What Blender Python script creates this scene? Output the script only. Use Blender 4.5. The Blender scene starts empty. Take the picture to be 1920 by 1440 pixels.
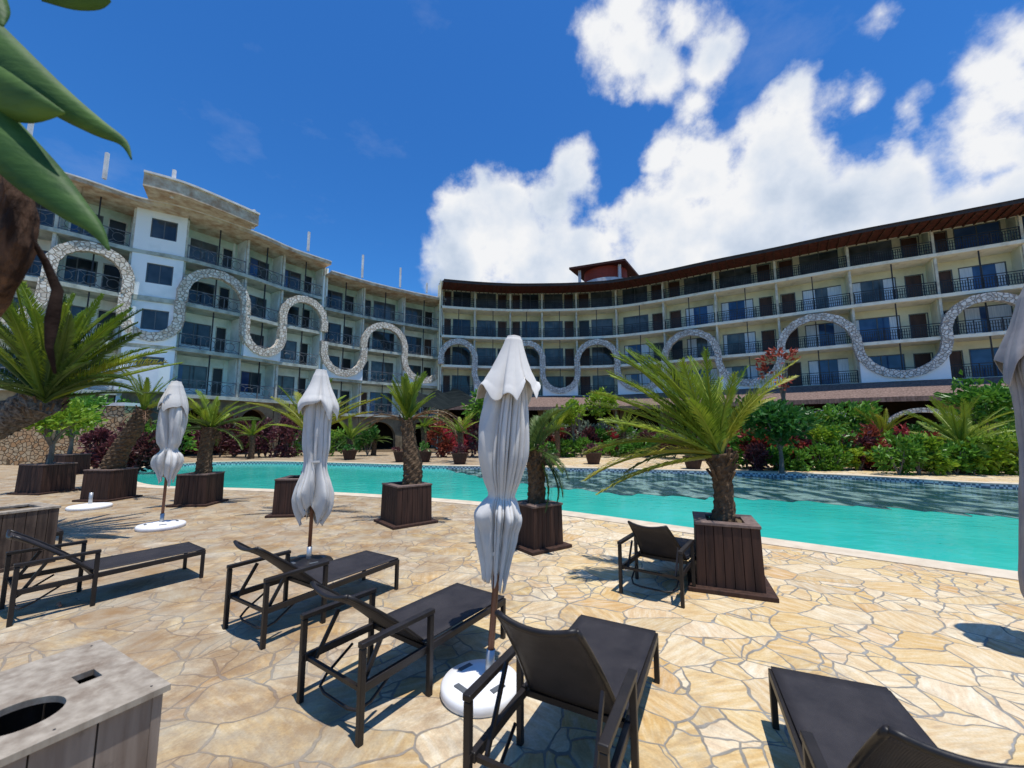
import bpy, math, random
from mathutils import Vector, Matrix, noise as mnoise
R = math.radians
random.seed(7)
SC = bpy.context.scene
COL = SC.collection

# ------------------------------------------------------------------ camera, sky, sun, exposure
F = 760.0; PITCH = math.atan(89/760.0); CH = 1.65
cp, sp = math.cos(PITCH), math.sin(PITCH)
cam_d = bpy.data.cameras.new('camera'); cam = bpy.data.objects.new('camera', cam_d); COL.objects.link(cam)
cam.location = (0, 0, CH); cam.rotation_euler = (math.pi/2 + PITCH, 0, 0)
cam_d.sensor_width = 36; cam_d.lens = 36*F/1920.0; cam_d.clip_start = 0.02; cam_d.clip_end = 3000
SC.camera = cam
cam_d.dof.use_dof = True; cam_d.dof.focus_distance = 8.0; cam_d.dof.aperture_fstop = 3.2
SC.render.resolution_x = 1024; SC.render.resolution_y = 768
SC.view_settings.view_transform = 'Standard'; SC.view_settings.look = 'None'
SC.view_settings.exposure = 0.0; SC.view_settings.gamma = 1.0
SUN = Vector((0.12, -0.14, 0.98)).normalized()
sun_el = math.asin(SUN.z); sun_az = math.atan2(SUN.x, SUN.y)
sd = bpy.data.lights.new('sun', 'SUN'); sd.energy = 4.6; sd.angle = R(0.53); sd.color = (1.0, 0.965, 0.90)
so = bpy.data.objects.new('sun', sd); COL.objects.link(so)
so.rotation_euler = SUN.to_track_quat('Z', 'Y').to_euler()

def ray(px, py):
    x = (px-960)/F; u = (720-py)/F
    return Vector((x, cp-sp*u, sp+cp*u))
def gpt(px, py, h=0.0):
    r = ray(px, py); t = (h-CH)/r.z
    return Vector((r.x*t, r.y*t, h))
def apt(px, py, Y):
    r = ray(px, py); t = Y/r.y
    return Vector((r.x*t, Y, CH+r.z*t))
def gx(px, Y, z=0.0):
    return Vector(((px-960)/F*(Y*cp+(z-CH)*sp), Y, z))

world = bpy.data.worlds.new('World'); SC.world = world; world.use_nodes = True

def build_world():
    nt = world.node_tree; N = nt.nodes; L = nt.links; N.clear()
    def M(op, a, b=None, c=None, clamp=False):
        n = N.new('ShaderNodeMath'); n.operation = op; n.use_clamp = clamp
        for i, v in enumerate((a, b, c)):
            if v is None: continue
            if isinstance(v, (int, float)): n.inputs[i].default_value = v
            else: L.new(v, n.inputs[i])
        return n.outputs[0]
    out = N.new('ShaderNodeOutputWorld')
    sky = N.new('ShaderNodeTexSky'); sky.sky_type = 'NISHITA'; sky.sun_disc = False
    sky.sun_elevation = sun_el; sky.sun_rotation = sun_az
    sky.air_density = 1.0; sky.dust_density = 0.25; sky.ozone_density = 3.0
    hs = N.new('ShaderNodeHueSaturation'); hs.inputs['Saturation'].default_value = 1.22; hs.inputs['Value'].default_value = 1.0
    hs.inputs['Hue'].default_value = 0.505
    L.new(sky.outputs[0], hs.inputs['Color'])
    bg = N.new('ShaderNodeBackground'); bg.inputs[1].default_value = 0.128; tint = N.new('ShaderNodeMixRGB'); tint.blend_type = 'MULTIPLY'; tint.inputs[0].default_value = 1.0; tint.inputs[2].default_value = (0.50,0.98,1.26,1); L.new(hs.outputs[0], tint.inputs[1]); L.new(tint.outputs[0], bg.inputs[0])
    tc = N.new('ShaderNodeTexCoord'); g = tc.outputs['Generated']
    # domain warp
    nz = N.new('ShaderNodeTexNoise'); nz.inputs['Scale'].default_value = 3.2; nz.inputs['Detail'].default_value = 7; nz.inputs['Roughness'].default_value = 0.62
    L.new(g, nz.inputs['Vector'])
    blobs = [(1130,60,52),(1180,105,74),(1245,140,58),(1335,110,66),(1285,50,46),(1160,15,50),(1300,190,40),
             (1560,190,60),(1440,290,120),(1330,330,100),(1245,285,42),(1480,190,75),(1620,190,45),(1700,200,40),
             (1400,430,160),(1570,420,130),(1265,450,120),(1110,490,85),(950,440,105),(875,400,60),(870,500,75),
             (1065,325,52),(1030,390,72),(960,375,52),(1000,490,90),(1700,470,110),(1830,440,120),(1890,270,90),(1835,210,75),(1800,450,105),(1900,180,90),(1600,330,60),
             (1860,130,75),(1925,370,110),(1930,60,90),(1650,25,30),(1800,520,160),(1450,560,170),(1100,580,150)]
    acc = None
    for (x, y, r) in blobs:
        d = ray(x, y).normalized()
        k = math.sqrt(1+((x-960)**2+(y-720)**2)/F**2)
        rad = r/F/k**1.5*1.12
        vm = N.new('ShaderNodeVectorMath'); vm.operation = 'DISTANCE'; L.new(g, vm.inputs[0]); vm.inputs[1].default_value = d
        v = M('MULTIPLY_ADD', vm.outputs['Value'], -1.0/rad, 1.0)
        v = M('MULTIPLY', v, (rad/0.14)**0.7*1.1)
        acc = v if acc is None else M('SMOOTH_MAX', acc, v, 0.12)
    # finer billow noise
    nz2 = N.new('ShaderNodeTexNoise'); nz2.inputs['Scale'].default_value = 9.0; nz2.inputs['Detail'].default_value = 12; nz2.inputs['Roughness'].default_value = 0.57
    L.new(g, nz2.inputs['Vector'])
    vo = N.new('ShaderNodeTexVoronoi'); vo.feature = 'SMOOTH_F1'; vo.inputs['Scale'].default_value = 13; vo.inputs['Smoothness'].default_value = 0.6
    mixv = N.new('ShaderNodeMixRGB'); mixv.inputs[0].default_value = 0.10; L.new(g, mixv.inputs[1]); L.new(nz2.outputs['Color'], mixv.inputs[2]); L.new(mixv.outputs[0], vo.inputs['Vector'])
    f = M('ADD', acc, M('MULTIPLY', M('SUBTRACT', nz.outputs[0], 0.5), 1.35))
    f = M('ADD', f, M('MULTIPLY', M('SUBTRACT', nz2.outputs[0], 0.5), 1.8))
    f = M('ADD', f, M('MULTIPLY', M('SUBTRACT', 0.4, vo.outputs['Distance']), 0.30))
    mr = N.new('ShaderNodeMapRange'); mr.interpolation_type = 'SMOOTHSTEP'; L.new(f, mr.inputs[0])
    mr.inputs[1].default_value = -0.10; mr.inputs[2].default_value = 0.42
    # thin wisps
    mp = N.new('ShaderNodeMapping'); mp.inputs['Scale'].default_value = (2.2, 2.2, 4.5); mp.inputs['Rotation'].default_value = (0.3, 0.5, 0.2); L.new(g, mp.inputs['Vector'])
    nw = N.new('ShaderNodeTexNoise'); nw.inputs['Scale'].default_value = 1.6; nw.inputs['Detail'].default_value = 8; nw.inputs['Roughness'].default_value = 0.6; L.new(mp.outputs[0], nw.inputs['Vector'])
    wisp = N.new('ShaderNodeMapRange'); L.new(nw.outputs[0], wisp.inputs[0]); wisp.inputs[1].default_value = 0.60; wisp.inputs[2].default_value = 0.90; wisp.inputs[4].default_value = 0.16
    alpha = M('MAXIMUM', mr.outputs[0], wisp.outputs[0])
    # cloud colour: inner body greyer and bluer, lit rims white
    nz3 = N.new('ShaderNodeTexNoise'); nz3.inputs['Scale'].default_value = 6.0; nz3.inputs['Detail'].default_value = 6
    off = N.new('ShaderNodeVectorMath'); off.operation = 'ADD'; off.inputs[1].default_value = (0.02, 0, 0.05); L.new(g, off.inputs[0]); L.new(off.outputs[0], nz3.inputs['Vector'])
    sx = N.new('ShaderNodeSeparateXYZ'); L.new(g, sx.inputs[0])
    low = N.new('ShaderNodeMapRange'); L.new(sx.outputs[2], low.inputs[0]); low.inputs[1].default_value = 0.50; low.inputs[2].default_value = 0.22; low.inputs[3].default_value = 0.0; low.inputs[4].default_value = 0.30
    sh = M('ADD', M('ADD', M('MULTIPLY', f, 0.30), low.outputs[0]), M('MULTIPLY', M('SUBTRACT', nz3.outputs[0], 0.5), 1.9))
    ramp = N.new('ShaderNodeValToRGB'); L.new(sh, ramp.inputs[0])
    e = ramp.color_ramp.elements
    e[0].position = 0.10; e[0].color = (0.97, 0.98, 1.0, 1)
    e[1].position = 0.72; e[1].color = (0.46, 0.57, 0.74, 1)
    m_ = e.new(0.38); m_.color = (0.74, 0.81, 0.92, 1)
    cb = N.new('ShaderNodeBackground'); cb.inputs[1].default_value = 0.93; L.new(ramp.outputs[0], cb.inputs[0])
    mx = N.new('ShaderNodeMixShader'); L.new(alpha, mx.inputs[0]); L.new(bg.outputs[0], mx.inputs[1]); L.new(cb.outputs[0], mx.inputs[2])
    L.new(mx.outputs[0], out.inputs[0])
build_world()

# ------------------------------------------------------------------ mesh helpers
class MB:
    def __init__(s): s.v = []; s.f = []
    def add(s, vs, fs):
        o = len(s.v); s.v.extend([tuple(v) for v in vs]); s.f.extend([tuple(i+o for i in f) for f in fs])
    def box(s, x0, x1, y0, y1, z0, z1, m=None):
        vs = [Vector((x, y, z)) for z in (z0, z1) for y in (y0, y1) for x in (x0, x1)]
        if m is not None: vs = [m(v) if callable(m) else m @ v for v in vs]
        s.add(vs, [(0,2,3,1),(4,5,7,6),(0,1,5,4),(2,6,7,3),(0,4,6,2),(1,3,7,5)])
    def beam(s, a, b, w, h=None, up=(0,0,1)):
        a = Vector(a); b = Vector(b); h = h or w
        d = (b-a).normalized(); u = Vector(up)
        if abs(d.dot(u)) > 0.95: u = Vector((0,1,0)) if abs(d.y) < 0.9 else Vector((1,0,0))
        x = d.cross(u).normalized()*(w/2); y = x.cross(d).normalized()*(h/2)
        vs = [a-x-y, a+x-y, a+x+y, a-x+y, b-x-y, b+x-y, b+x+y, b-x+y]
        s.add(vs, [(0,1,2,3),(7,6,5,4),(0,4,5,1),(1,5,6,2),(2,6,7,3),(3,7,4,0)])
    def tube(s, pts, rad, n=8, caps=True):
        pts = [Vector(p) for p in pts]; m = len(pts)
        rs = rad if isinstance(rad, (list, tuple)) else [rad]*m
        rings = []; prev = None
        for i, p in enumerate(pts):
            d = (pts[min(i+1, m-1)]-pts[max(i-1, 0)]).normalized()
            if prev is None:
                x = d.orthogonal().normalized()
            else:
                x = (prev - d*prev.dot(d)).normalized()
            prev = x; y = d.cross(x)
            rings.append([p+(x*math.cos(a)+y*math.sin(a))*rs[i] for a in [2*math.pi*k/n for k in range(n)]])
        vs = [v for r in rings for v in r]; fs = []
        for i in range(m-1):
            for k in range(n):
                k2 = (k+1) % n; fs.append((i*n+k, i*n+k2, (i+1)*n+k2, (i+1)*n+k))
        if caps: fs.append(tuple(range(n-1, -1, -1))); fs.append(tuple((m-1)*n+k for k in range(n)))
        s.add(vs, fs)
    def grid(s, rows, closed=False):
        m = len(rows); n = len(rows[0]); vs = [v for r in rows for v in r]; fs = []
        for i in range(m-1):
            for k in range(n if closed else n-1):
                k2 = (k+1) % n; fs.append((i*n+k, i*n+k2, (i+1)*n+k2, (i+1)*n+k))
        s.add(vs, fs)
    def data(s, name, mat, smooth=False):
        me = bpy.data.meshes.new(name); me.from_pydata([tuple(v) for v in s.v], [], s.f)
        if smooth:
            for p in me.polygons: p.use_smooth = True
        if mat: me.materials.append(mat)
        me.update(); return me
    def build(s, name, mat, parent=None, smooth=False, bevel=0):
        o = bpy.data.objects.new(name, s.data(name, mat, smooth)); COL.objects.link(o)
        if parent: o.parent = parent
        if bevel:
            b = o.modifiers.new('bevel', 'BEVEL'); b.width = bevel; b.segments = 2; b.limit_method = 'ANGLE'
        return o
def tag(o, label=None, cat=None, group=None, kind=None):
    if label: o['label'] = label
    if cat: o['category'] = cat
    if group: o['group'] = group
    if kind: o['kind'] = kind
    return o
def empty(name, loc, rz=0, label=None, cat=None, group=None):
    o = bpy.data.objects.new(name, None); COL.objects.link(o); o.location = loc; o.rotation_euler = (0, 0, rz)
    o.empty_display_size = 0.1
    return tag(o, label, cat, group)
def kids(o): return [c for c in bpy.data.objects if c.parent == o]
def copy_tree(o, parent=None):
    c = o.copy(); COL.objects.link(c); c.parent = parent
    for ch in kids(o): copy_tree(ch, c)
    return c

# ------------------------------------------------------------------ materials
def mat(name, col, rough=0.7, spec=0.5, metal=0.0, var=0.0, scale=3.0, col2=None, bump=0.0, bscale=20.0, stretch=None, coord='Object', detail=5, coat=0, sheen=0, rnd=0.0, ramp=(0.35, 0.65), trans=0):
    m = bpy.data.materials.new(name); m.use_nodes = True; nt = m.node_tree; N = nt.nodes; L = nt.links
    b = N['Principled BSDF']; b.inputs['Roughness'].default_value = rough; b.inputs['Metallic'].default_value = metal
    b.inputs['Specular IOR Level'].default_value = spec; b.inputs['Base Color'].default_value = (*col, 1)
    if coat: b.inputs['Coat Weight'].default_value = coat
    if sheen: b.inputs['Sheen Weight'].default_value = sheen
    tc = N.new('ShaderNodeTexCoord'); vec = tc.outputs[coord]
    if stretch:
        mp = N.new('ShaderNodeMapping'); mp.inputs['Scale'].default_value = stretch; L.new(vec, mp.inputs[0]); vec = mp.outputs[0]
    src = None
    if col2:
        n = N.new('ShaderNodeTexNoise'); n.inputs['Scale'].default_value = scale; n.inputs['Detail'].default_value = detail; n.inputs['Roughness'].default_value = 0.6
        L.new(vec, n.inputs['Vector'])
        r = N.new('ShaderNodeValToRGB'); L.new(n.outputs[0], r.inputs[0])
        r.color_ramp.elements[0].position = ramp[0]; r.color_ramp.elements[0].color = (*col, 1)
        r.color_ramp.elements[1].position = ramp[1]; r.color_ramp.elements[1].color = (*col2, 1)
        src = r.outputs[0]
    if rnd:
        oi = N.new('ShaderNodeObjectInfo'); h = N.new('ShaderNodeHueSaturation')
        mr = N.new('ShaderNodeMapRange'); L.new(oi.outputs['Random'], mr.inputs[0]); mr.inputs[3].default_value = 1-rnd; mr.inputs[4].default_value = 1+rnd
        L.new(mr.outputs[0], h.inputs['Value'])
        mr2 = N.new('ShaderNodeMapRange'); L.new(oi.outputs['Random'], mr2.inputs[0]); mr2.inputs[3].default_value = 0.5+rnd*0.08; mr2.inputs[4].default_value = 0.5-rnd*0.08
        L.new(mr2.outputs[0], h.inputs['Hue'])
        if src: L.new(src, h.inputs['Color'])
        else: h.inputs['Color'].default_value = (*col, 1)
        src = h.outputs[0]
    if src: L.new(src, b.inputs['Base Color'])
    if bump:
        n2 = N.new('ShaderNodeTexNoise'); n2.inputs['Scale'].default_value = bscale; n2.inputs['Detail'].default_value = 4; L.new(vec, n2.inputs['Vector'])
        bp = N.new('ShaderNodeBump'); bp.inputs['Strength'].default_value = bump; bp.inputs['Distance'].default_value = 0.02
        L.new(n2.outputs[0], bp.inputs['Height']); L.new(bp.outputs[0], b.inputs['Normal'])
    if trans:
        t = N.new('ShaderNodeBsdfTranslucent'); mx = N.new('ShaderNodeMixShader'); mx.inputs[0].default_value = trans
        if src: L.new(src, t.inputs[0])
        else: t.inputs[0].default_value = (*col, 1)
        L.new(b.outputs[0], mx.inputs[1]); L.new(t.outputs[0], mx.inputs[2]); L.new(mx.outputs[0], N['Material Output'].inputs[0])
    return m
MT = {}
MT['white'] = mat('white_wall', (0.86,0.90,0.86), 0.85, 0.3, col2=(0.50,0.56,0.50), scale=0.9, ramp=(0.45,0.8), bump=0.15)
MT['tower'] = mat('tower_wall', (0.88,0.91,0.92), 0.85, 0.3, col2=(0.60,0.68,0.70), scale=0.6, ramp=(0.5,0.85), bump=0.1)
MT['green_wall'] = mat('pale_green_wall', (0.60,0.70,0.60), 0.9, 0.2, col2=(0.32,0.40,0.31), scale=0.8, ramp=(0.4,0.75))
MT['cream'] = mat('cream_wall', (0.80,0.76,0.56), 0.9, 0.2, col2=(0.52,0.49,0.34), scale=0.7, ramp=(0.45,0.8))
MT['slab_w'] = mat('slab_concrete', (0.52,0.55,0.48), 0.9, 0.2, col2=(0.22,0.24,0.20), scale=1.6, ramp=(0.42,0.72))
MT['slab_c'] = mat('slab_cream', (0.85,0.82,0.70), 0.9, 0.2, col2=(0.55,0.52,0.42), scale=1.6, ramp=(0.5,0.8))
MT['rust'] = mat('bare_fascia', (0.70,0.60,0.46), 0.95, 0.1, col2=(0.42,0.27,0.17), scale=1.8, ramp=(0.35,0.65), bump=0.4)
MT['capping'] = mat('pale_capping', (0.80,0.78,0.76), 0.9, 0.2, col2=(0.60,0.57,0.54), scale=2.0)
MT['redroof'] = mat('dark_red_roof', (0.10,0.028,0.018), 0.8, 0.3, col2=(0.045,0.016,0.012), scale=3, bump=0.3, stretch=(1,1,6))
MT['redwall'] = mat('red_wall', (0.42,0.06,0.035), 0.8, 0.3, col2=(0.25,0.05,0.03), scale=2, stretch=(1,1,6))
MT['redsoffit'] = mat('maroon_soffit', (0.13,0.04,0.028), 0.8, 0.2, col2=(0.055,0.022,0.018), scale=3)
MT['timber'] = mat('soffit_timber', (0.12,0.05,0.03), 0.8, 0.2, col2=(0.05,0.025,0.02), scale=4)
MT['darkedge'] = mat('dark_edge', (0.03,0.028,0.03), 0.7, 0.4, col2=(0.06,0.04,0.035), scale=3)
MT['door'] = mat('door_wood', (0.10,0.045,0.03), 0.6, 0.4, col2=(0.06,0.028,0.02), scale=4, stretch=(1,1,0.2))
MT['doordark'] = mat('dark_doorway', (0.015,0.016,0.018), 0.4, 0.5)
MT['frame'] = mat('window_frame', (0.10,0.11,0.12), 0.5, 0.5)
MT['iron'] = mat('iron_railing', (0.012,0.013,0.02), 0.5, 0.4, col2=(0.03,0.026,0.028), scale=6)
MT['silver'] = mat('galvanised_railing', (0.20,0.21,0.22), 0.5, 0.5, col2=(0.07,0.06,0.055), scale=5)
MT['post'] = mat('pale_post', (0.70,0.68,0.58), 0.8, 0.3, col2=(0.45,0.42,0.34), scale=3)
MT['soil'] = mat('soil', (0.10,0.07,0.045), 0.95, 0.1, col2=(0.16,0.12,0.07), scale=4, bump=0.5)
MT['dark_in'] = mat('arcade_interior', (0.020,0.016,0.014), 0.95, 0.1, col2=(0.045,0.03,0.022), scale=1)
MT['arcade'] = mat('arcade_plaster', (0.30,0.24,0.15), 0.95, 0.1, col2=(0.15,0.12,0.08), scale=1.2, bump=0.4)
MT['thatch'] = mat('thatch', (0.27,0.19,0.16), 1.0, 0.05, col2=(0.13,0.09,0.075), scale=9, stretch=(1,1,0.35), bump=1.0, bscale=30)
MT['shade'] = mat('torn_shade', (0.015,0.02,0.02), 0.9, 0.1)
MT['trunk'] = mat('palm_trunk', (0.17,0.115,0.07), 1.0, 0.1, col2=(0.06,0.038,0.024), scale=14, bump=1.0, bscale=30, ramp=(0.3,0.7))
MT['trunkg'] = mat('palm_trunk_grey', (0.22,0.19,0.16), 1.0, 0.1, col2=(0.06,0.045,0.035), scale=16, bump=1.0, bscale=30, ramp=(0.35,0.65))
MT['bark'] = mat('grey_bark', (0.20,0.18,0.15), 1.0, 0.1, col2=(0.12,0.10,0.08), scale=8)
MT['pole'] = mat('umbrella_pole_wood', (0.20,0.085,0.045), 0.55, 0.4, col2=(0.12,0.05,0.03), scale=6, stretch=(6,6,0.5))
MT['canvas'] = mat('umbrella_canvas', (0.66,0.63,0.585), 0.9, 0.15, col2=(0.50,0.48,0.46), scale=3.5, bump=0.06, bscale=25, ramp=(0.45,0.85))
MT['canvas2'] = mat('umbrella_canvas_grey', (0.40,0.375,0.37), 0.9, 0.15, col2=(0.28,0.26,0.265), scale=3, bump=0.05, bscale=30)
MT['basew'] = mat('umbrella_base_white', (0.80,0.79,0.79), 0.55, 0.4, col2=(0.60,0.58,0.55), scale=6, ramp=(0.55,0.85))
MT['steel'] = mat('steel_sleeve', (0.45,0.47,0.48), 0.4, 0.5, metal=0.6)
MT['lframe'] = mat('lounger_frame', (0.010,0.008,0.008), 0.45, 0.4, col2=(0.020,0.016,0.015), scale=8, bump=0.1)
MT['gleaf'] = mat('leaf_broad', (0.035,0.10,0.022), 0.6, 0.3, col2=(0.09,0.19,0.04), scale=5, trans=0.3, rnd=0.15, bump=0.12, bscale=30, stretch=(0.6,3,3))

def leafmat(name, c1, c2, rough=0.5, rnd=0.18, tr=0.3, c3=None):
    return mat(name, c1, rough, 0.35, col2=c2, scale=2.2, rnd=rnd, trans=tr, ramp=(0.3,0.7), detail=8)
MT['frond'] = leafmat('frond_green', (0.12,0.22,0.018), (0.32,0.38,0.03))
MT['frond_y'] = leafmat('frond_golden', (0.36,0.32,0.03), (0.20,0.26,0.02))
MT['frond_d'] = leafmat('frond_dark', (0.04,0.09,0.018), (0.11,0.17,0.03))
MT['frond_dead'] = leafmat('frond_dead', (0.13,0.065,0.035), (0.24,0.14,0.07), tr=0.05)
MT['lf_green'] = leafmat('leaf_green', (0.065,0.19,0.022), (0.17,0.34,0.035), 0.4)
MT['lf_dark'] = leafmat('leaf_dark', (0.035,0.12,0.02), (0.09,0.22,0.032), 0.4)
MT['lf_lime'] = leafmat('leaf_lime', (0.17,0.31,0.02), (0.36,0.46,0.035), 0.45)
MT['lf_red'] = leafmat('leaf_red', (0.26,0.025,0.03), (0.46,0.09,0.06), 0.45)
MT['lf_purple'] = leafmat('leaf_purple', (0.07,0.015,0.025), (0.18,0.06,0.06), 0.45)
MT['lf_pale'] = leafmat('leaf_pale', (0.20,0.26,0.18), (0.38,0.42,0.30), 0.5)

def ntex(m):
    m.use_nodes = True; return m.node_tree, m.node_tree.nodes, m.node_tree.links, m.node_tree.nodes['Principled BSDF']
def paving():
    m = bpy.data.materials.new('crazy_paving'); nt, N, L, b = ntex(m)
    tc = N.new('ShaderNodeTexCoord'); g = tc.outputs['Object']
    def noise(vec, sc, det=4, ro=0.55):
        n = N.new('ShaderNodeTexNoise'); n.inputs['Scale'].default_value = sc; n.inputs['Detail'].default_value = det; n.inputs['Roughness'].default_value = ro; L.new(vec, n.inputs['Vector']); return n
    def M(op, a, bb=None, clamp=False):
        n = N.new('ShaderNodeMath'); n.operation = op; n.use_clamp = clamp
        for i, v in enumerate((a, bb)):
            if v is None: continue
            if isinstance(v, (int, float)): n.inputs[i].default_value = v
            else: L.new(v, n.inputs[i])
        return n.outputs[0]
    wn = noise(g, 2.3, 3)
    wsub = N.new('ShaderNodeVectorMath'); wsub.operation = 'SUBTRACT'; wsub.inputs[1].default_value = (0.5,0.5,0.5); L.new(wn.outputs['Color'], wsub.inputs[0])
    wsc = N.new('ShaderNodeVectorMath'); wsc.operation = 'SCALE'; wsc.inputs['Scale'].default_value = 0.20; L.new(wsub.outputs[0], wsc.inputs[0])
    wad = N.new('ShaderNodeVectorMath'); wad.operation = 'ADD'; L.new(g, wad.inputs[0]); L.new(wsc.outputs[0], wad.inputs[1])
    def vor(feat, sc, sx, sy, rot, rnd_=1.0):
        mp = N.new('ShaderNodeMapping'); mp.inputs['Scale'].default_value = (sx, sy, 0.0); mp.inputs['Rotation'].default_value = (0,0,rot); L.new(wad.outputs[0], mp.inputs[0])
        v = N.new('ShaderNodeTexVoronoi'); v.voronoi_dimensions = '2D'; v.feature = feat; v.inputs['Scale'].default_value = sc; v.inputs['Randomness'].default_value = rnd_; L.new(mp.outputs[0], v.inputs['Vector']); return v
    vA = vor('DISTANCE_TO_EDGE', 2.35, 1.0, 1.35, 0.5); cA = vor('F1', 2.35, 1.0, 1.35, 0.5)
    vB = vor('DISTANCE_TO_EDGE', 3.9, 1.25, 0.85, 1.3); cB = vor('F1', 3.9, 1.25, 0.85, 1.3)
    sA = N.new('ShaderNodeSeparateColor'); L.new(cA.outputs['Color'], sA.inputs[0])
    split = M('GREATER_THAN', sA.outputs[2], 0.48)
    eA = M('MULTIPLY', vA.outputs['Distance'], 1.0/2.35*3.1)
    eB = M('ADD', M('MULTIPLY', vB.outputs['Distance'], 1.0/3.9*3.1), M('MULTIPLY', M('SUBTRACT', 1.0, split), 5.0))
    emin = M('MINIMUM', eA, eB)
    cmix = N.new('ShaderNodeMixRGB'); L.new(split, cmix.inputs[0]); L.new(cA.outputs['Color'], cmix.inputs[1]); L.new(cB.outputs['Color'], cmix.inputs[2])
    gn = noise(g, 5.0, 3)
    thick = M('MULTIPLY_ADD', gn.outputs[0], 0.070); thick.node.inputs[2].default_value = -0.017
    edge = N.new('ShaderNodeMapRange'); edge.interpolation_type = 'SMOOTHSTEP'
    L.new(M('SUBTRACT', emin, thick), edge.inputs[0]); edge.inputs[1].default_value = -0.006; edge.inputs[2].default_value = 0.016
    sep = N.new('ShaderNodeSeparateColor'); L.new(cmix.outputs[0], sep.inputs[0])
    # per-stone rotated streaks
    vr = N.new('ShaderNodeVectorRotate'); vr.rotation_type = 'Z_AXIS'; L.new(g, vr.inputs['Vector']); L.new(M('MULTIPLY', sep.outputs[1], 6.28), vr.inputs['Angle'])
    mp2 = N.new('ShaderNodeMapping'); mp2.inputs['Scale'].default_value = (1.7, 8.0, 1.0); L.new(vr.outputs[0], mp2.inputs[0])
    st = noise(mp2.outputs[0], 2.6, 7, 0.62)
    base = N.new('ShaderNodeValToRGB'); L.new(sep.outputs[0], base.inputs[0]); e = base.color_ramp.elements
    base.color_ramp.interpolation = 'LINEAR'
    cols = [(0.0,(0.54,0.38,0.20)),(0.18,(0.76,0.68,0.52)),(0.36,(0.58,0.37,0.14)),(0.52,(0.72,0.58,0.33)),(0.68,(0.54,0.31,0.13)),(0.82,(0.80,0.71,0.56)),(0.93,(0.56,0.39,0.14)),(1.0,(0.50,0.43,0.34))]
    e[0].position, e[0].color = cols[0][0], (*cols[0][1],1); e[1].position, e[1].color = cols[-1][0], (*cols[-1][1],1)
    for p, c in cols[1:-1]:
        x = e.new(p); x.color = (*c, 1)
    sr = N.new('ShaderNodeValToRGB'); L.new(st.outputs[0], sr.inputs[0]); e = sr.color_ramp.elements
    e[0].position = 0.30; e[0].color = (0.30,0.17,0.08,1); e[1].position = 0.70; e[1].color = (0.80,0.74,0.60,1)
    x = e.new(0.41); x.color = (0.56,0.34,0.12,1); x = e.new(0.52); x.color = (0.66,0.50,0.27,1)
    mixs = N.new('ShaderNodeMixRGB'); mixs.inputs[0].default_value = 0.48; L.new(base.outputs[0], mixs.inputs[1]); L.new(sr.outputs[0], mixs.inputs[2])
    # weathering: dark grime, denser to the left of the terrace
    gr = noise(g, 1.5, 9, 0.75); gr2 = noise(g, 6.5, 8, 0.72)
    sx = N.new('ShaderNodeSeparateXYZ'); L.new(g, sx.inputs[0])
    left = N.new('ShaderNodeMapRange'); L.new(sx.outputs[0], left.inputs[0]); left.inputs[1].default_value = 1.6; left.inputs[2].default_value = -2.0; left.inputs[3].default_value = -0.05; left.inputs[4].default_value = 0.17
    gsum = M('ADD', M('ADD', M('MULTIPLY', gr.outputs[0], 0.6), M('MULTIPLY', gr2.outputs[0], 0.4)), left.outputs[0])
    grr = N.new('ShaderNodeMapRange'); L.new(gsum, grr.inputs[0]); grr.inputs[1].default_value = 0.48; grr.inputs[2].default_value = 0.68; grr.inputs[4].default_value = 0.80
    dirt = N.new('ShaderNodeMixRGB'); L.new(grr.outputs[0], dirt.inputs[0]); 
    dc = N.new('ShaderNodeValToRGB'); L.new(noise(g, 2.7, 5).outputs[0], dc.inputs[0]); dc.color_ramp.elements[0].position = 0.38; dc.color_ramp.elements[0].color = (0.24,0.145,0.075,1); dc.color_ramp.elements[1].position = 0.62; dc.color_ramp.elements[1].color = (0.34,0.29,0.22,1); L.new(dc.outputs[0], dirt.inputs[2])
    gc = N.new('ShaderNodeValToRGB'); L.new(gr2.outputs[0], gc.inputs[0]); e = gc.color_ramp.elements
    e[0].position = 0.35; e[0].color = (0.20,0.175,0.14,1); e[1].position = 0.7; e[1].color = (0.36,0.355,0.33,1)
    fin = N.new('ShaderNodeMixRGB'); L.new(edge.outputs[0], fin.inputs[0]); L.new(gc.outputs[0], fin.inputs[1]); L.new(mixs.outputs[0], fin.inputs[2])
    L.new(fin.outputs[0], dirt.inputs[1]); sp_ = N.new('ShaderNodeMapRange'); L.new(noise(g, 70, 3, 0.7).outputs[0], sp_.inputs[0]); sp_.inputs[1].default_value = 0.3; sp_.inputs[2].default_value = 0.7; sp_.inputs[3].default_value = 0.84; sp_.inputs[4].default_value = 1.06
    hv = N.new('ShaderNodeHueSaturation'); L.new(sp_.outputs[0], hv.inputs['Value']); L.new(dirt.outputs[0], hv.inputs['Color']); L.new(hv.outputs[0], b.inputs['Base Color']); b.inputs['Roughness'].default_value = 0.75; b.inputs['Specular IOR Level'].default_value = 0.3
    hh = M('ADD', M('ADD', M('MULTIPLY', edge.outputs[0], 0.8), M('MULTIPLY', st.outputs[0], 0.40)), M('MULTIPLY', sep.outputs[2], 0.25))
    bp = N.new('ShaderNodeBump'); bp.inputs['Strength'].default_value = 0.55; bp.inputs['Distance'].default_value = 0.012; L.new(hh, bp.inputs['Height']); L.new(bp.outputs[0], b.inputs['Normal'])
    return m
MT['paving'] = paving()
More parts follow.
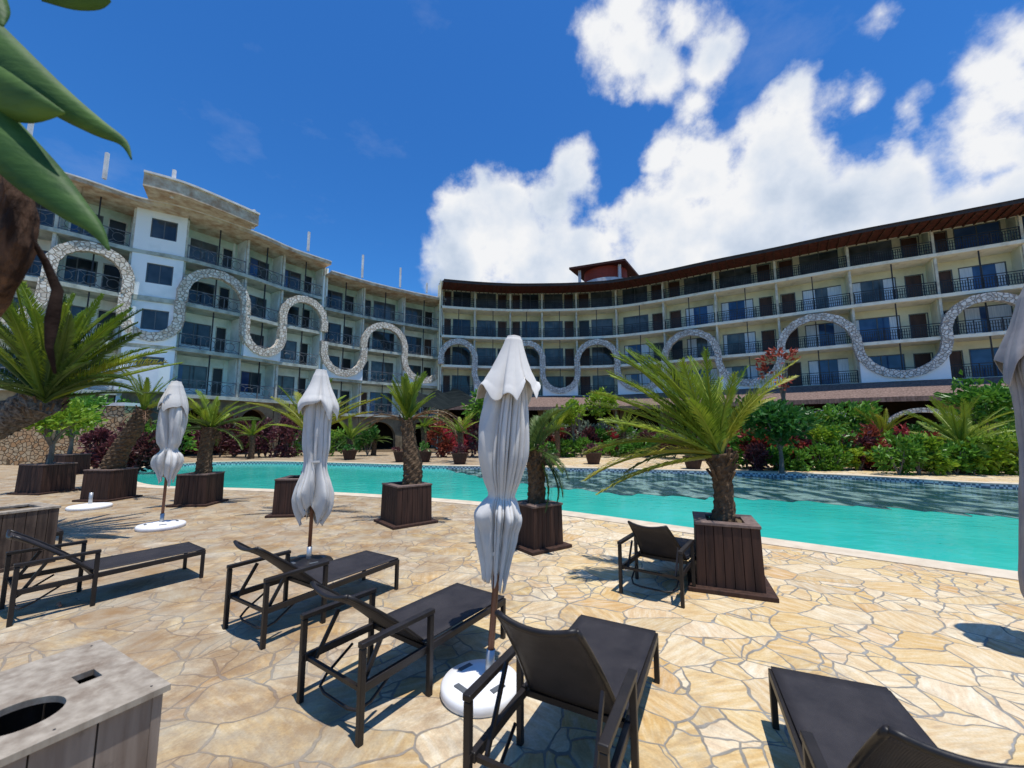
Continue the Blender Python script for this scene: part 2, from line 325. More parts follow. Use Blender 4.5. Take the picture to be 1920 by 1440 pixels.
def rubble(name, sc, c_a, c_b, c_m, stretch=(1,1,1.6)):
    m = bpy.data.materials.new(name); nt, N, L, b = ntex(m)
    tc = N.new('ShaderNodeTexCoord'); mp = N.new('ShaderNodeMapping'); mp.inputs['Scale'].default_value = stretch; L.new(tc.outputs['Object'], mp.inputs[0])
    v = N.new('ShaderNodeTexVoronoi'); v.feature = 'DISTANCE_TO_EDGE'; v.inputs['Scale'].default_value = sc; L.new(mp.outputs[0], v.inputs['Vector'])
    v2 = N.new('ShaderNodeTexVoronoi'); v2.inputs['Scale'].default_value = sc; L.new(mp.outputs[0], v2.inputs['Vector'])
    s = N.new('ShaderNodeSeparateColor'); L.new(v2.outputs['Color'], s.inputs[0])
    mx = N.new('ShaderNodeMixRGB'); L.new(s.outputs[0], mx.inputs[0]); mx.inputs[1].default_value = (*c_a,1); mx.inputs[2].default_value = (*c_b,1)
    mr = N.new('ShaderNodeMapRange'); L.new(v.outputs['Distance'], mr.inputs[0]); mr.inputs[1].default_value = 0.02; mr.inputs[2].default_value = 0.09
    f = N.new('ShaderNodeMixRGB'); L.new(mr.outputs[0], f.inputs[0]); f.inputs[1].default_value = (*c_m,1); L.new(mx.outputs[0], f.inputs[2]); L.new(f.outputs[0], b.inputs['Base Color'])
    b.inputs['Roughness'].default_value = 0.95; b.inputs['Specular IOR Level'].default_value = 0.15
    bp = N.new('ShaderNodeBump'); bp.inputs['Strength'].default_value = 1; bp.inputs['Distance'].default_value = 0.05; L.new(mr.outputs[0], bp.inputs['Height']); L.new(bp.outputs[0], b.inputs['Normal'])
    return m
MT['ribbon'] = rubble('coral_stone_cladding', 4.6, (0.62,0.54,0.43), (0.86,0.81,0.71), (0.42,0.35,0.27), (1,1,1))
MT['ribbon2'] = rubble('grey_stone_cladding', 4.6, (0.56,0.54,0.50), (0.82,0.80,0.75), (0.38,0.33,0.29), (1,1,1))
MT['stonewall'] = rubble('coral_rag_wall', 3.4, (0.50,0.28,0.13), (0.58,0.45,0.28), (0.14,0.09,0.05))
def planks(name, c1, c2, gap, wear=None, n=7.0):
    m = bpy.data.materials.new(name); nt, N, L, b = ntex(m)
    tc = N.new('ShaderNodeTexCoord'); mp = N.new('ShaderNodeMapping'); mp.inputs['Scale'].default_value = (14,14,1.0); L.new(tc.outputs['Object'], mp.inputs[0])
    n1 = N.new('ShaderNodeTexNoise'); n1.inputs['Scale'].default_value = 1.5; n1.inputs['Detail'].default_value = 7; L.new(mp.outputs[0], n1.inputs['Vector'])
    r = N.new('ShaderNodeValToRGB'); L.new(n1.outputs[0], r.inputs[0]); r.color_ramp.elements[0].position = 0.32; r.color_ramp.elements[1].position = 0.72
    r.color_ramp.elements[0].color = (*c1,1); r.color_ramp.elements[1].color = (*c2,1)
    src = r.outputs[0]
    if wear:
        n2 = N.new('ShaderNodeTexNoise'); n2.inputs['Scale'].default_value = 5; n2.inputs['Detail'].default_value = 8; n2.inputs['Roughness'].default_value = 0.7; L.new(tc.outputs['Object'], n2.inputs['Vector'])
        mr = N.new('ShaderNodeMapRange'); L.new(n2.outputs[0], mr.inputs[0]); mr.inputs[1].default_value = 0.50; mr.inputs[2].default_value = 0.72
        mx = N.new('ShaderNodeMixRGB'); L.new(mr.outputs[0], mx.inputs[0]); L.new(src, mx.inputs[1]); mx.inputs[2].default_value = (*wear,1); src = mx.outputs[0]
    L.new(src, b.inputs['Base Color']); b.inputs['Roughness'].default_value = 0.7; b.inputs['Specular IOR Level'].default_value = 0.3
    bp = N.new('ShaderNodeBump'); bp.inputs['Strength'].default_value = 0.5; bp.inputs['Distance'].default_value = 0.01; L.new(n1.outputs[0], bp.inputs['Height']); L.new(bp.outputs[0], b.inputs['Normal'])
    return m
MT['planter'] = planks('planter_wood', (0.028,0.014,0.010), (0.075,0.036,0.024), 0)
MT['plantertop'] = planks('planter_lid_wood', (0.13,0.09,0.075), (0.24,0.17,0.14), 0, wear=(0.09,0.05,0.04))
MT['oldwood'] = planks('weathered_wood', (0.17,0.125,0.095), (0.32,0.26,0.21), 0, wear=(0.07,0.05,0.038))
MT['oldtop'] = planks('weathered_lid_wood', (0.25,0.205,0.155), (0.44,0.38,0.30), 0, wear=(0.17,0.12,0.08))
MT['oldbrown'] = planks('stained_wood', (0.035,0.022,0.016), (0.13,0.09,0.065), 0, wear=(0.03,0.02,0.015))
def fabric():
    m = bpy.data.materials.new('sling_fabric'); nt, N, L, b = ntex(m)
    tc = N.new('ShaderNodeTexCoord')
    w = N.new('ShaderNodeTexWave'); w.inputs['Scale'].default_value = 45; w.bands_direction = 'X'; L.new(tc.outputs['Object'], w.inputs['Vector'])
    w2 = N.new('ShaderNodeTexWave'); w2.inputs['Scale'].default_value = 45; w2.bands_direction = 'Y'; L.new(tc.outputs['Object'], w2.inputs['Vector'])
    n = N.new('ShaderNodeTexNoise'); n.inputs['Scale'].default_value = 5; n.inputs['Detail'].default_value = 7; n.inputs['Roughness'].default_value = 0.7; L.new(tc.outputs['Object'], n.inputs['Vector'])
    a = N.new('ShaderNodeMath'); a.operation = 'ADD'; L.new(w.outputs['Fac'], a.inputs[0]); L.new(w2.outputs['Fac'], a.inputs[1])
    r = N.new('ShaderNodeValToRGB'); L.new(n.outputs[0], r.inputs[0]); r.color_ramp.elements[0].position = 0.3; r.color_ramp.elements[1].position = 0.75
    r.color_ramp.elements[0].color = (0.015,0.0135,0.017,1); r.color_ramp.elements[1].color = (0.042,0.037,0.039,1)
    L.new(r.outputs[0], b.inputs['Base Color']); b.inputs['Roughness'].default_value = 0.6; b.inputs['Specular IOR Level'].default_value = 0.35
    bp = N.new('ShaderNodeBump'); bp.inputs['Strength'].default_value = 0.35; bp.inputs['Distance'].default_value = 0.002; L.new(a.outputs[0], bp.inputs['Height']); L.new(bp.outputs[0], b.inputs['Normal'])
    return m
MT['fabric'] = fabric()
def water(name='pool_water', c1=(0.008,0.42,0.36), c2=(0.03,0.52,0.45), bs=0.55, ns=0.35, ior=1.33, pos=(0.3,0.7), st=None, dist=0.05, rs=2.4, rm=(1.0,1.7,1)):
    m = bpy.data.materials.new(name); nt, N, L, b = ntex(m)
    tc = N.new('ShaderNodeTexCoord')
    n0 = N.new('ShaderNodeTexNoise'); n0.inputs['Scale'].default_value = ns; n0.inputs['Detail'].default_value = 4
    mp0 = N.new('ShaderNodeMapping'); mp0.inputs['Scale'].default_value = st or (1,1,1); L.new(tc.outputs['Object'], mp0.inputs[0]); L.new(mp0.outputs[0], n0.inputs['Vector'])
    r = N.new('ShaderNodeValToRGB'); L.new(n0.outputs[0], r.inputs[0]); r.color_ramp.elements[0].position = pos[0]; r.color_ramp.elements[1].position = pos[1]
    r.color_ramp.elements[0].color = (*c1,1); r.color_ramp.elements[1].color = (*c2,1)
    L.new(r.outputs[0], b.inputs['Base Color']); b.inputs['Roughness'].default_value = 0.03; b.inputs['IOR'].default_value = ior
    mp = N.new('ShaderNodeMapping'); mp.inputs['Scale'].default_value = rm; mp.inputs['Rotation'].default_value = (0,0,0.1); L.new(tc.outputs['Object'], mp.inputs[0])
    n1 = N.new('ShaderNodeTexNoise'); n1.inputs['Scale'].default_value = rs; n1.inputs['Detail'].default_value = 2; n1.inputs['Roughness'].default_value = 0.45; L.new(mp.outputs[0], n1.inputs['Vector'])
    n2 = N.new('ShaderNodeTexNoise'); n2.inputs['Scale'].default_value = 7; n2.inputs['Detail'].default_value = 2; L.new(mp.outputs[0], n2.inputs['Vector'])
    a = N.new('ShaderNodeMath'); a.operation = 'MULTIPLY_ADD'; L.new(n2.outputs[0], a.inputs[0]); a.inputs[1].default_value = 0.25; L.new(n1.outputs[0], a.inputs[2])
    bp = N.new('ShaderNodeBump'); bp.inputs['Strength'].default_value = bs; bp.inputs['Distance'].default_value = dist; L.new(a.outputs[0], bp.inputs['Height']); L.new(bp.outputs[0], b.inputs['Normal'])
    return m
MT['water'] = water(c1=(0.02,0.42,0.34), c2=(0.05,0.54,0.44), bs=0.22, ior=1.36)
MT['water_dark'] = water('pool_water_dark', (0.010,0.045,0.034), (0.22,0.33,0.27), 1.0, 1.5, 1.27, (0.47,0.60), (1.5,0.75,1), 0.30, 1.3, (1.0,0.9,1))  # dark tiled area; pale reflected streaks are painted into the base colour
def mosaic():
    m = bpy.data.materials.new('mosaic_tiles'); nt, N, L, b = ntex(m)
    tc = N.new('ShaderNodeTexCoord'); ck = N.new('ShaderNodeTexChecker'); ck.inputs['Scale'].default_value = 11; L.new(tc.outputs['Object'], ck.inputs['Vector'])
    ck.inputs[1].default_value = (0.55,0.60,0.62,1); ck.inputs[2].default_value = (0.10,0.13,0.18,1); L.new(ck.outputs[0], b.inputs['Base Color']); b.inputs['Roughness'].default_value = 0.3
    return m
MT['mosaic'] = mosaic()
MT['coping'] = mat('coping_stone', (0.66,0.56,0.42), 0.8, 0.3, col2=(0.50,0.40,0.28), scale=3.5, bump=0.3, ramp=(0.4,0.75))
def glass(name, c1, c2):
    return mat(name, c1, 0.08, 0.5, col2=c2, scale=0.8, detail=2)
MT['glass'] = glass('window_glass', (0.02,0.026,0.035), (0.06,0.075,0.09))
MT['glass2'] = glass('window_glass_grey', (0.035,0.045,0.05), (0.12,0.14,0.15))
MT['glassb'] = glass('window_glass_blue', (0.02,0.05,0.15), (0.05,0.11,0.27))
MT['curtain'] = mat('curtain', (0.82,0.87,0.95), 0.35, 0.5, col2=(0.55,0.62,0.74), scale=5, stretch=(5,5,0.2))

# ------------------------------------------------------------------ ground, deck, pool
near = [gpt(*p, h=0) for p in [(232,887),(240,896),(262,906),(300,912),(395,914),(500,917),(600,922),(720,928),(850,937),(950,946),(1050,957),(1180,974),(1300,991),(1480,1015),(1680,1042),(1870,1068)]]
last = near[-1]; near += [last+Vector((1.2,-0.9,0)), last+Vector((3.0,-1.4,0)), last+Vector((6.0,-1.0,0))]
far = [gpt(*p, h=0) for p in [(1860,908),(1700,897),(1550,889),(1400,885),(1250,881),(1100,878),(960,875),(800,873),(650,868),(500,864.5),(400,866),(320,870),(262,877)]]
far = [near[-1]+Vector((4.5,2.5,0)), near[-1]+Vector((4.5,6.0,0)), far[0]+Vector((4.5,-0.9,0))] + far
loop0 = near+far
def smooth_loop(pts, it=2):
    for _ in range(it):
        q = []
        for i in range(len(pts)):
            a = pts[i]; b = pts[(i+1) % len(pts)]
            q += [a*0.75+b*0.25, a*0.25+b*0.75]
        pts = q
    return pts
pool = smooth_loop(loop0, 2)
def offset(pts, d):
    n = len(pts); out = []
    for i in range(n):
        t = (pts[(i+1) % n]-pts[i-1]).normalized(); out.append(pts[i]+Vector((t.y, -t.x, 0))*d)
    return out
cop_out = offset(pool, 0.42)
import bmesh
bm = bmesh.new()
def loop_edges(bm, pts):
    vs = [bm.verts.new(p) for p in pts]; return [bm.edges.new((vs[i], vs[(i+1) % len(vs)])) for i in range(len(vs))]
outer = [Vector(p) for p in [(-45,-12,0),(45,-12,0),(45,24,0),(26,26,0),(14,30,0),(0,33,0),(-14,33,0),(-45,33,0)]]
ed = loop_edges(bm, outer)+loop_edges(bm, cop_out)
bmesh.ops.triangle_fill(bm, use_beauty=True, use_dissolve=False, edges=ed)
bmesh.ops.recalc_face_normals(bm, faces=bm.faces)
me = bpy.data.meshes.new('paved_deck'); bm.to_mesh(me); bm.free()
me.materials.append(MT['paving'])
deck = bpy.data.objects.new('paved_deck', me); COL.objects.link(deck); tag(deck, 'honey coloured crazy paving around the pool', kind='structure')
if me.polygons[0].normal.z < 0: me.flip_normals()
# keep only faces outside the pool
m_ = MB(); n = len(pool)
rows = [[Vector((p.x,p.y,0.0)) for p in cop_out], [Vector((p.x,p.y,0.012)) for p in cop_out], [Vector((p.x,p.y,0.012)) for p in pool], [Vector((p.x,p.y,-0.03)) for p in pool]]
m_.grid(rows, closed=True); tag(m_.build('pool_coping', MT['coping']), kind='structure')
m_ = MB(); m_.grid([[Vector((p.x,p.y,-0.03)) for p in pool], [Vector((p.x,p.y,-0.5)) for p in pool]], closed=True)
tag(m_.build('pool_wall', MT['mosaic']), kind='structure')
m_ = MB(); wl = offset(pool, 0.004); m_.add([Vector((p.x,p.y,-0.15)) for p in wl], [tuple(range(n))])
tag(m_.build('pool_water', MT['water']), 'still turquoise water filling the pool', kind='structure')
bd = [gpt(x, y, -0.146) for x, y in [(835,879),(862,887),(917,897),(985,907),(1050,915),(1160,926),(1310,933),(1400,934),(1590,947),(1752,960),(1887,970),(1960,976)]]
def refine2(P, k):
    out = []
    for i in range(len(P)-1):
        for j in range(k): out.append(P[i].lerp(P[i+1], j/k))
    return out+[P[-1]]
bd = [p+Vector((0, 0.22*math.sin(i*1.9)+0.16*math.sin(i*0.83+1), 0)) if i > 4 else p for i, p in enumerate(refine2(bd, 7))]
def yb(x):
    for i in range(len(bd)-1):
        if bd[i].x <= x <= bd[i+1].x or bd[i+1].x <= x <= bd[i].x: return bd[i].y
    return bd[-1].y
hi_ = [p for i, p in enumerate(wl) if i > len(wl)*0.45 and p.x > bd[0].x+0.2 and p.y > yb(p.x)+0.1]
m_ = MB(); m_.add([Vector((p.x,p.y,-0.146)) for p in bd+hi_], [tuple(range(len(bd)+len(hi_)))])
tag(m_.build('pool_water', MT['water_dark']), 'darker rippled water over the dark tiled part of the pool, reflected streaks painted into its colour', kind='structure')
m_ = MB(); m_.add([(-1500,-1500,-0.6),(1500,-1500,-0.6),(1500,1500,-0.6),(-1500,1500,-0.6)], [(0,1,2,3)]); tag(m_.build('ground', MT['soil']), kind='structure')
m_ = MB()
gp = [(-60,33,-.02),(-14,33,-.02),(0,33,-.02),(14,30,-.02),(26,26,-.02),(45,24,-.02),(90,20,-.02),(90,90,-.02),(-60,90,-.02)]
m_.add([Vector(p) for p in gp], [tuple(range(len(gp)))]); tag(m_.build('garden_soil', MT['soil']), kind='structure')

# ------------------------------------------------------------------ hotel wings
def slope_Y(s, hk):
    # depth whose three-metre storeys span s pixels around height hk
    lo, hi = 5.0, 90.0
    def py(Y, h): return 720-F*(h*cp-Y*sp)/(Y*cp+h*sp)
    for _ in range(40):
        mid = (lo+hi)/2; v = (py(mid, hk-4.5)-py(mid, hk+4.5))/3
        if v > s: lo = mid
        else: hi = mid
    return (lo+hi)/2
def interp(t, px):
    if px <= t[0][0]: a, b = t[0], t[1]
    elif px >= t[-1][0]: a, b = t[-2], t[-1]
    else:
        for i in range(len(t)-1):
            if t[i][0] <= px <= t[i+1][0]: a, b = t[i], t[i+1]; break
    return a[1]+(b[1]-a[1])*(px-a[0])/(b[0]-a[0])
def facade_pt(px, tab, kmid):
    s = interp(tab, px); h = kmid*3; Y = slope_Y(s, h)
    return Vector(((px-960)/F*(Y*cp+h*sp), Y, 0))
def frames(P):
    out = []
    for i in range(len(P)-1):
        t = (P[i+1]-P[i]); L = t.length; t = t/L; nrm = Vector((-t.y, t.x, 0))
        out.append((P[i], t, nrm, L))
    return out
def bayfn(fr):
    P, t, nr, L = fr
    return lambda v: P+t*v.x+nr*v.y+Vector((0,0,v.z))
def poly_normals(P):
    ns = []
    for i in range(len(P)):
        t = (P[min(i+1,len(P)-1)]-P[max(i-1,0)]).normalized(); ns.append(Vector((-t.y, t.x, 0)))
    return ns
def strip(mb, P, ns, d0, d1, z0, z1, zb0=None, zb1=None):
    # closed profile swept along the facade: front at d0, back at d1
    zb0 = z0 if zb0 is None else zb0; zb1 = z1 if zb1 is None else zb1
    rows = []
    for p, q in zip(P, ns):
        f = p+q*d0; b = p+q*d1
        rows.append([Vector((f.x,f.y,z0)), Vector((b.x,b.y,zb0)), Vector((b.x,b.y,zb1)), Vector((f.x,f.y,z1))])
    mb.grid(rows, closed=True)
    mb.add(rows[0], [(0,1,2,3)]); mb.add(rows[-1], [(3,2,1,0)])
def curve_wall(mb, T, us, zlo, zhi, d0, d1):
    n = len(us)
    fl = [T(Vector((u,d0,a))) for u, a in zip(us, zlo)]; fh = [T(Vector((u,d0,a))) for u, a in zip(us, zhi)]
    bl = [T(Vector((u,d1,a))) for u, a in zip(us, zlo)]; bh = [T(Vector((u,d1,a))) for u, a in zip(us, zhi)]
    mb.grid([fl, fh, bh, bl, fl])
def refine(P, k=4):
    # Catmull-Rom so slabs and eaves read as curves
    out = []
    for i in range(len(P)-1):
        p0 = P[max(i-1,0)]; p1 = P[i]; p2 = P[i+1]; p3 = P[min(i+2,len(P)-1)]
        for j in range(k):
            t = j/k
            out.append(0.5*((2*p1)+(p2-p0)*t+(2*p0-5*p1+4*p2-p3)*t*t+(3*p1-p0-3*p2+p3)*t**3))
    out.append(P[-1]); return out

def railing(root, T, L, z, m, style, rnd):
    r = MB(); a, b = 0.10, L-0.10; h = 0.98
    r.box(a, b, 0.06, 0.11, z+h-0.05, z+h, T)
    if style == 'bars':
        for k in (0.12, 0.36, 0.60, 0.80): r.box(a, b, 0.07, 0.10, z+k-0.015, z+k+0.015, T)
        nn = max(2, int(L/1.2))
        for i in range(nn+1):
            u = a+(b-a-0.05)*i/nn; r.box(u, u+0.05, 0.055, 0.115, z, z+h-0.05, T)
        nn = int(L/0.13)
        for i in range(nn):
            u = a+(b-a)*(i+0.5)/nn; r.box(u, u+0.042, 0.075, 0.095, z+0.12, z+0.80, T)
    else:
        r.box(a, b, 0.07, 0.10, z+0.10, z+0.13, T)
        nn = max(2, int(L/1.0))
        for i in range(nn+1):
            u = a+(b-a-0.04)*i/nn; r.box(u, u+0.04, 0.06, 0.11, z, z+h-0.05, T)
            if i < nn:
                w = (b-a)/nn; c = u+w/2
                pts = [T(Vector((c+0.28*math.cos(q), 0.085, z+0.5+0.28*math.sin(q)))) for q in [2*math.pi*j/12 for j in range(13)]]
                r.tube(pts, 0.018, 4, False)
                r.beam(T(Vector((u+0.04,0.085,z+0.13))), T(Vector((c-0.2,0.085,z+0.32))), 0.025)
                r.beam(T(Vector((u+w,0.085,z+0.13))), T(Vector((c+0.2,0.085,z+0.32))), 0.025)
                r.beam(T(Vector((u+0.04,0.085,z+h-0.05))), T(Vector((c-0.2,0.085,z+0.7))), 0.025)
                r.beam(T(Vector((u+w,0.085,z+h-0.05))), T(Vector((c+0.2,0.085,z+0.7))), 0.025)
    return r.build('railing', m, root)

def wing(root, P, kinds, zs, cfg):
    """kinds per bay: 'DW','WD','S' (stairs) ; zs slab top heights high to low"""
    FR = frames(P); ns = poly_normals(P); Pf = refine(P); nf = poly_normals(Pf)
    rnd = random.Random(cfg['seed']); D = 1.7
    for fi, z in enumerate(zs):
        s_ = MB(); strip(s_, Pf, nf, -0.08, 7.0, z-0.24, z)
        s_.build('floor_slab', MT[cfg['slab']], root)
        w_ = MB()
        top = z+3.0-0.24 if fi > 0 else z+2.71
        for bi, fr in enumerate(FR):
            T = bayfn(fr); L = fr[3]; k = kinds[bi]
            if k == 'S': continue
            ww = L*cfg['win'][0]; dw = min(0.95, L*0.24)
            if k[0] == 'W': w0 = L*0.07; d0 = L-dw-L*0.06
            else: d0 = L*0.06; w0 = L-ww-L*0.07
            w1 = w0+ww; d1 = d0+dw
            if cfg['sill']: sill = z+cfg['sill']
            else: sill = z+0.12
            head = z+cfg['head']; dh = z+2.10
            ops = sorted([(w0,w1,sill,head),(d0,d1,z+0.0,dh)])
            u = 0.0
            for (a, b, lo, hi) in ops:
                w_.box(u, a, D, D+0.2, z, top, T)
                if lo > z+0.02: w_.box(a, b, D, D+0.2, z, lo, T)
                w_.box(a, b, D, D+0.2, hi, top, T); u = b
            w_.box(u, L, D, D+0.2, z, top, T)
            # window: frame with glass and curtains
            f = MB(); ft = 0.07
            f.box(w0, w1, D+0.02, D+0.09, head-ft, head, T); f.box(w0, w1, D+0.02, D+0.09, sill, sill+ft, T)
            f.box(w0, w0+ft, D+0.02, D+0.09, sill+ft, head-ft, T); f.box(w1-ft, w1, D+0.02, D+0.09, sill+ft, head-ft, T)
            f.box((w0+w1)/2-0.03, (w0+w1)/2+0.03, D+0.025, D+0.085, sill+ft, head-ft, T)
            fo = f.build('window', MT['frame'], root)
            g = MB(); a = w0+ft; b = w1-ft
            cl = rnd.uniform(0.18,0.34)*(b-a); cr = rnd.uniform(0.18,0.34)*(b-a)
            if not cfg['curtain'] or rnd.random() < (0.7 if bi < 5 else 0.12) or fi == 0: cl = cr = 0
            if rnd.random() < 0.25: cr *= 1.6
            if rnd.random() < 0.2: cl *= 0.4
            if not cfg['curtain'] and rnd.random() < 0.4: cl = rnd.uniform(0.1,0.45)*(b-a)
            g.box(a+cl, b-cr, D+0.05, D+0.07, sill+ft, head-ft, T); g.build('glass', MT[rnd.choice(['glass','glass2']) if (not cfg['curtain'] or bi < 5) else rnd.choice(['glassb','glassb','glass2'])], fo)
            if cl > 0 or cr > 0:
                for (ca, cb_) in ((a, a+cl), (b-cr, b)):
                    if cb_-ca < 0.02: continue
                    c = MB(); c.box(ca, cb_, D+0.048, D+0.06, sill+ft, head-ft, T)
                    c.build('curtain', MT['curtain'] if cfg['curtain'] else MT['glassb'], fo)
            d = MB(); d.box(d0, d1, D+0.08, D+0.13, z+0.01, dh, T)
            open_ = rnd.random() < cfg['opendoor']
            do = d.build('door', MT['doordark'] if open_ else MT['door'], root)
            t_ = MB(); t_.box(d0-0.06, d0, D-0.02, D+0.02, z, dh+0.06, T); t_.box(d1, d1+0.06, D-0.02, D+0.02, z, dh+0.06, T); t_.box(d0, d1, D-0.02, D+0.02, dh, dh+0.06, T)
            t_.build('door_frame', MT['frame'] if cfg['curtain'] else MT['post'], do)
            if k != 'S' : railing(root, T, L, z, MT[cfg['rail']], cfg['style'], rnd)
            # thin dark post at mid bay
            if fi > 0 or cfg['style'] != 'bars':
                c = MB(); uu = L*0.5; c.box(uu, uu+0.07, 0.12, 0.19, z, z+0.0+2.76, T); c.build('hanging_rod', MT['iron'], root)
        w_.build('back_wall', MT[cfg['wall'] if fi > 0 or not cfg.get('topwall') else cfg['topwall']], root)
        # partitions and posts at the bay edges
        for i, p in enumerate(P):
            if i < len(kinds) and kinds[i] == 'S' or (i > 0 and kinds[i-1] == 'S'): pass
            T = bayfn((p, (P[i+1]-p).normalized() if i < len(P)-1 else (p-P[i-1]).normalized(), ns[i], 1))
            c = MB(); c.box(-0.09, 0.09, 0.45, D, z, z+2.76, T); c.box(-0.35, 0.35, D+0.03, D+0.28, z, z+2.76, T); c.build('partition_wall', MT[cfg['wall']], root)
            c = MB(); c.box(-0.075, 0.075, 0.12, 0.27, z, z+(cfg['ctop'] if fi == 0 else 2.76), T); c.build('column', MT['post'], root)
    # arcade ground storey
    zb = zs[-1]-0.24; g0 = 0.0
    a_ = MB(); lit = MB()
    for bi, fr in enumerate(FR):
        T = bayfn(fr); L = fr[3]; pw = 0.45
        if kinds[bi] == 'S': continue
        us = [0, pw]; zl = [g0, g0]
        us_, zl_ = [], []
        N_ = 14; c = L/2; rr = L/2-pw
        rv = min(rr, zb-1.3)
        zsp = max(zb-0.55-rv, 1.0)
        for j in range(N_+1):
            q = math.pi*(1-j/N_); us_.append(c+rr*math.cos(q)); zl_.append(zsp+rv*math.sin(q))
        a_.box(0, pw, 0.25, 0.75, g0, zb, T); a_.box(L-pw, L, 0.25, 0.75, g0, zb, T)
        curve_wall(a_, T, us_, zl_, [zb]*len(us_), 0.25, 0.75)
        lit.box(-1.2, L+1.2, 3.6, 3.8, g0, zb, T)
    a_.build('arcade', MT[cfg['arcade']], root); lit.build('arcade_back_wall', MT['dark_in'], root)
    # end walls
    for i in (0, -1):
        T = bayfn((P[i], (P[1]-P[0]).normalized() if i == 0 else (P[-1]-P[-2]).normalized(), ns[i], 1))
        e = MB(); o = -0.12 if i == 0 else 0.12
        e.box(min(o,o*2), max(o,o*2), 0.0, 7.0, 0, zs[0]+2.7, T); e.build('end_wall', MT[cfg['wall']], root)
    return FR, ns, Pf, nf

def ribbon(root, FR, start_arch, zbase, m, spand, width=0.56, clip=None, skipspand=()):
    """serpentine stone band: arches hang over one bay, loops hang in the next"""
    for bi, fr in enumerate(FR):
        T = bayfn(fr); L = fr[3]; arch = (bi % 2 == 0) == start_arch
        Rr = L/2; Rv = min(Rr, 2.35); hw = width/2
        if arch: zc = zbase+6.0-0.36-hw-Rv; sg = 1
        else: zc = zbase+0.18+hw+Rv; sg = -1
        zj = zbase+3.0
        pts = [(0.0, zj)]; N_ = 22
        for j in range(N_+1):
            q = math.pi*(1-j/N_); pts.append((L/2+Rr*math.cos(q), zc+sg*Rv*math.sin(q)))
        pts.append((L, zj))
        inn, out = [], []
        for i, (u, z) in enumerate(pts):
            a = pts[max(i-1,0)]; b = pts[min(i+1,len(pts)-1)]; tx, tz = b[0]-a[0], b[1]-a[1]; l = math.hypot(tx,tz) or 1
            nx, nz = -tz/l, tx/l
            if i in (0, len(pts)-1): nx, nz = (-1 if sg > 0 else 1)*(1 if i == 0 else -1), 0
            jit = 0.02*math.sin(i*2.3+bi)
            out.append((u+nx*sg*hw*1.0*(1 if 1 else 1) if False else u+nx*(hw+jit), z+nz*(hw+jit))); inn.append((u-nx*(hw-jit), z-nz*(hw-jit)))
        rows = []
        for (a, b) in zip(inn, out):
            rows.append([T(Vector((a[0], -0.34, a[1]))), T(Vector((b[0], -0.34, b[1]))), T(Vector((b[0], 0.06, b[1]))), T(Vector((a[0], 0.06, a[1])))])
        r = MB(); r.grid(rows, closed=True); r.add(rows[0], [(0,1,2,3)]); r.add(rows[-1], [(3,2,1,0)])
        r.build('stone_arch' if arch else 'stone_loop', m, root)
        if not arch and bi not in skipspand:
            us, zh = [], []
            for j in range(N_+1):
                q = math.pi*(1-j/N_); u = L/2+(Rr-0.02)*math.cos(q); us.append(u); zh.append(min(zc-Rv*math.sin(q), zbase+1.9))
            s = MB(); curve_wall(s, T, us, [zbase-0.02]*len(us), zh, -0.20, 0.04); s.build('white_infill', spand, root)

# --- main cream wing
tabM = [(827,55.6),(890,54.6),(955,54.0),(1017,54.0),(1082,54.3),(1157,55.4),(1246,58.4),(1345,62.4),(1462,66.8),(1603,72.4),(1768,78.2),(1940,84.4),(2130,91.5)]
PM = [facade_pt(px, tabM, 2.7) for px in [827,890,957,1017,1082,1157,1246,1345,1462,1603,1768,1940,2130]]
zM = [CH+k*3 for k in (4.2,3.2,2.2,1.2)]
main = empty('hotel_wing', PM[4]*0, 0, 'long curved cream hotel wing with dark red eaves, iron balconies and grey stone arches', 'building', 'hotel wings around the pool')
kindsM = ['DW','WD']*6
FRM, nsM, PfM, nfM = wing(main, PM, kindsM, zM, dict(seed=3, ctop=1.80, slab='slab_c', wall='cream', topwall=None, win=(0.56,), sill=0, head=2.2, curtain=True, glass='glassb', opendoor=0.3, rail='iron', style='bars', arcade='arcade'))
ribbon(main, FRM, True, zM[3], MT['ribbon2'], MT['tower'])
zE = zM[0]+1.80; OV = 1.95
r = MB(); strip(r, PfM, nfM, -OV, 6.0, zE+0.12, zE+0.17, zE+2.6, zE+2.7); r.build('roof', MT['redroof'], main)
r = MB(); strip(r, PfM, nfM, -OV, 0.30, zE, zE+0.05); r.build('timber_soffit', MT['redsoffit'], main)
r = MB(); strip(r, PfM, nfM, -OV-0.05, -OV, zE-0.03, zE+0.18); r.build('eave_fascia', MT['darkedge'], main)
r = MB(); strip(r, PfM, nfM, -OV-0.12, -OV+0.1, zE+0.185, zE+0.23); r.build('roof_edge_tiles', MT['darkedge'], main)
r = MB(); strip(r, PfM, nfM, 0.305, 0.42, zE, zE+1.0); r.build('eave_beam', MT['slab_c'], main)
r = MB()
for i in range(0, len(PfM)-1):
    for f_ in (0.0, 0.5):
        p = PfM[i]*(1-f_)+PfM[i+1]*f_; q = (nfM[i]*(1-f_)+nfM[i+1]*f_).normalized()
        a = p-q*(OV-0.02); b = p+q*0.28
        r.beam(Vector((a.x,a.y,zE-0.05)), Vector((b.x,b.y,zE-0.05)), 0.08, 0.10)
r.build('rafters', MT['timber'], main)
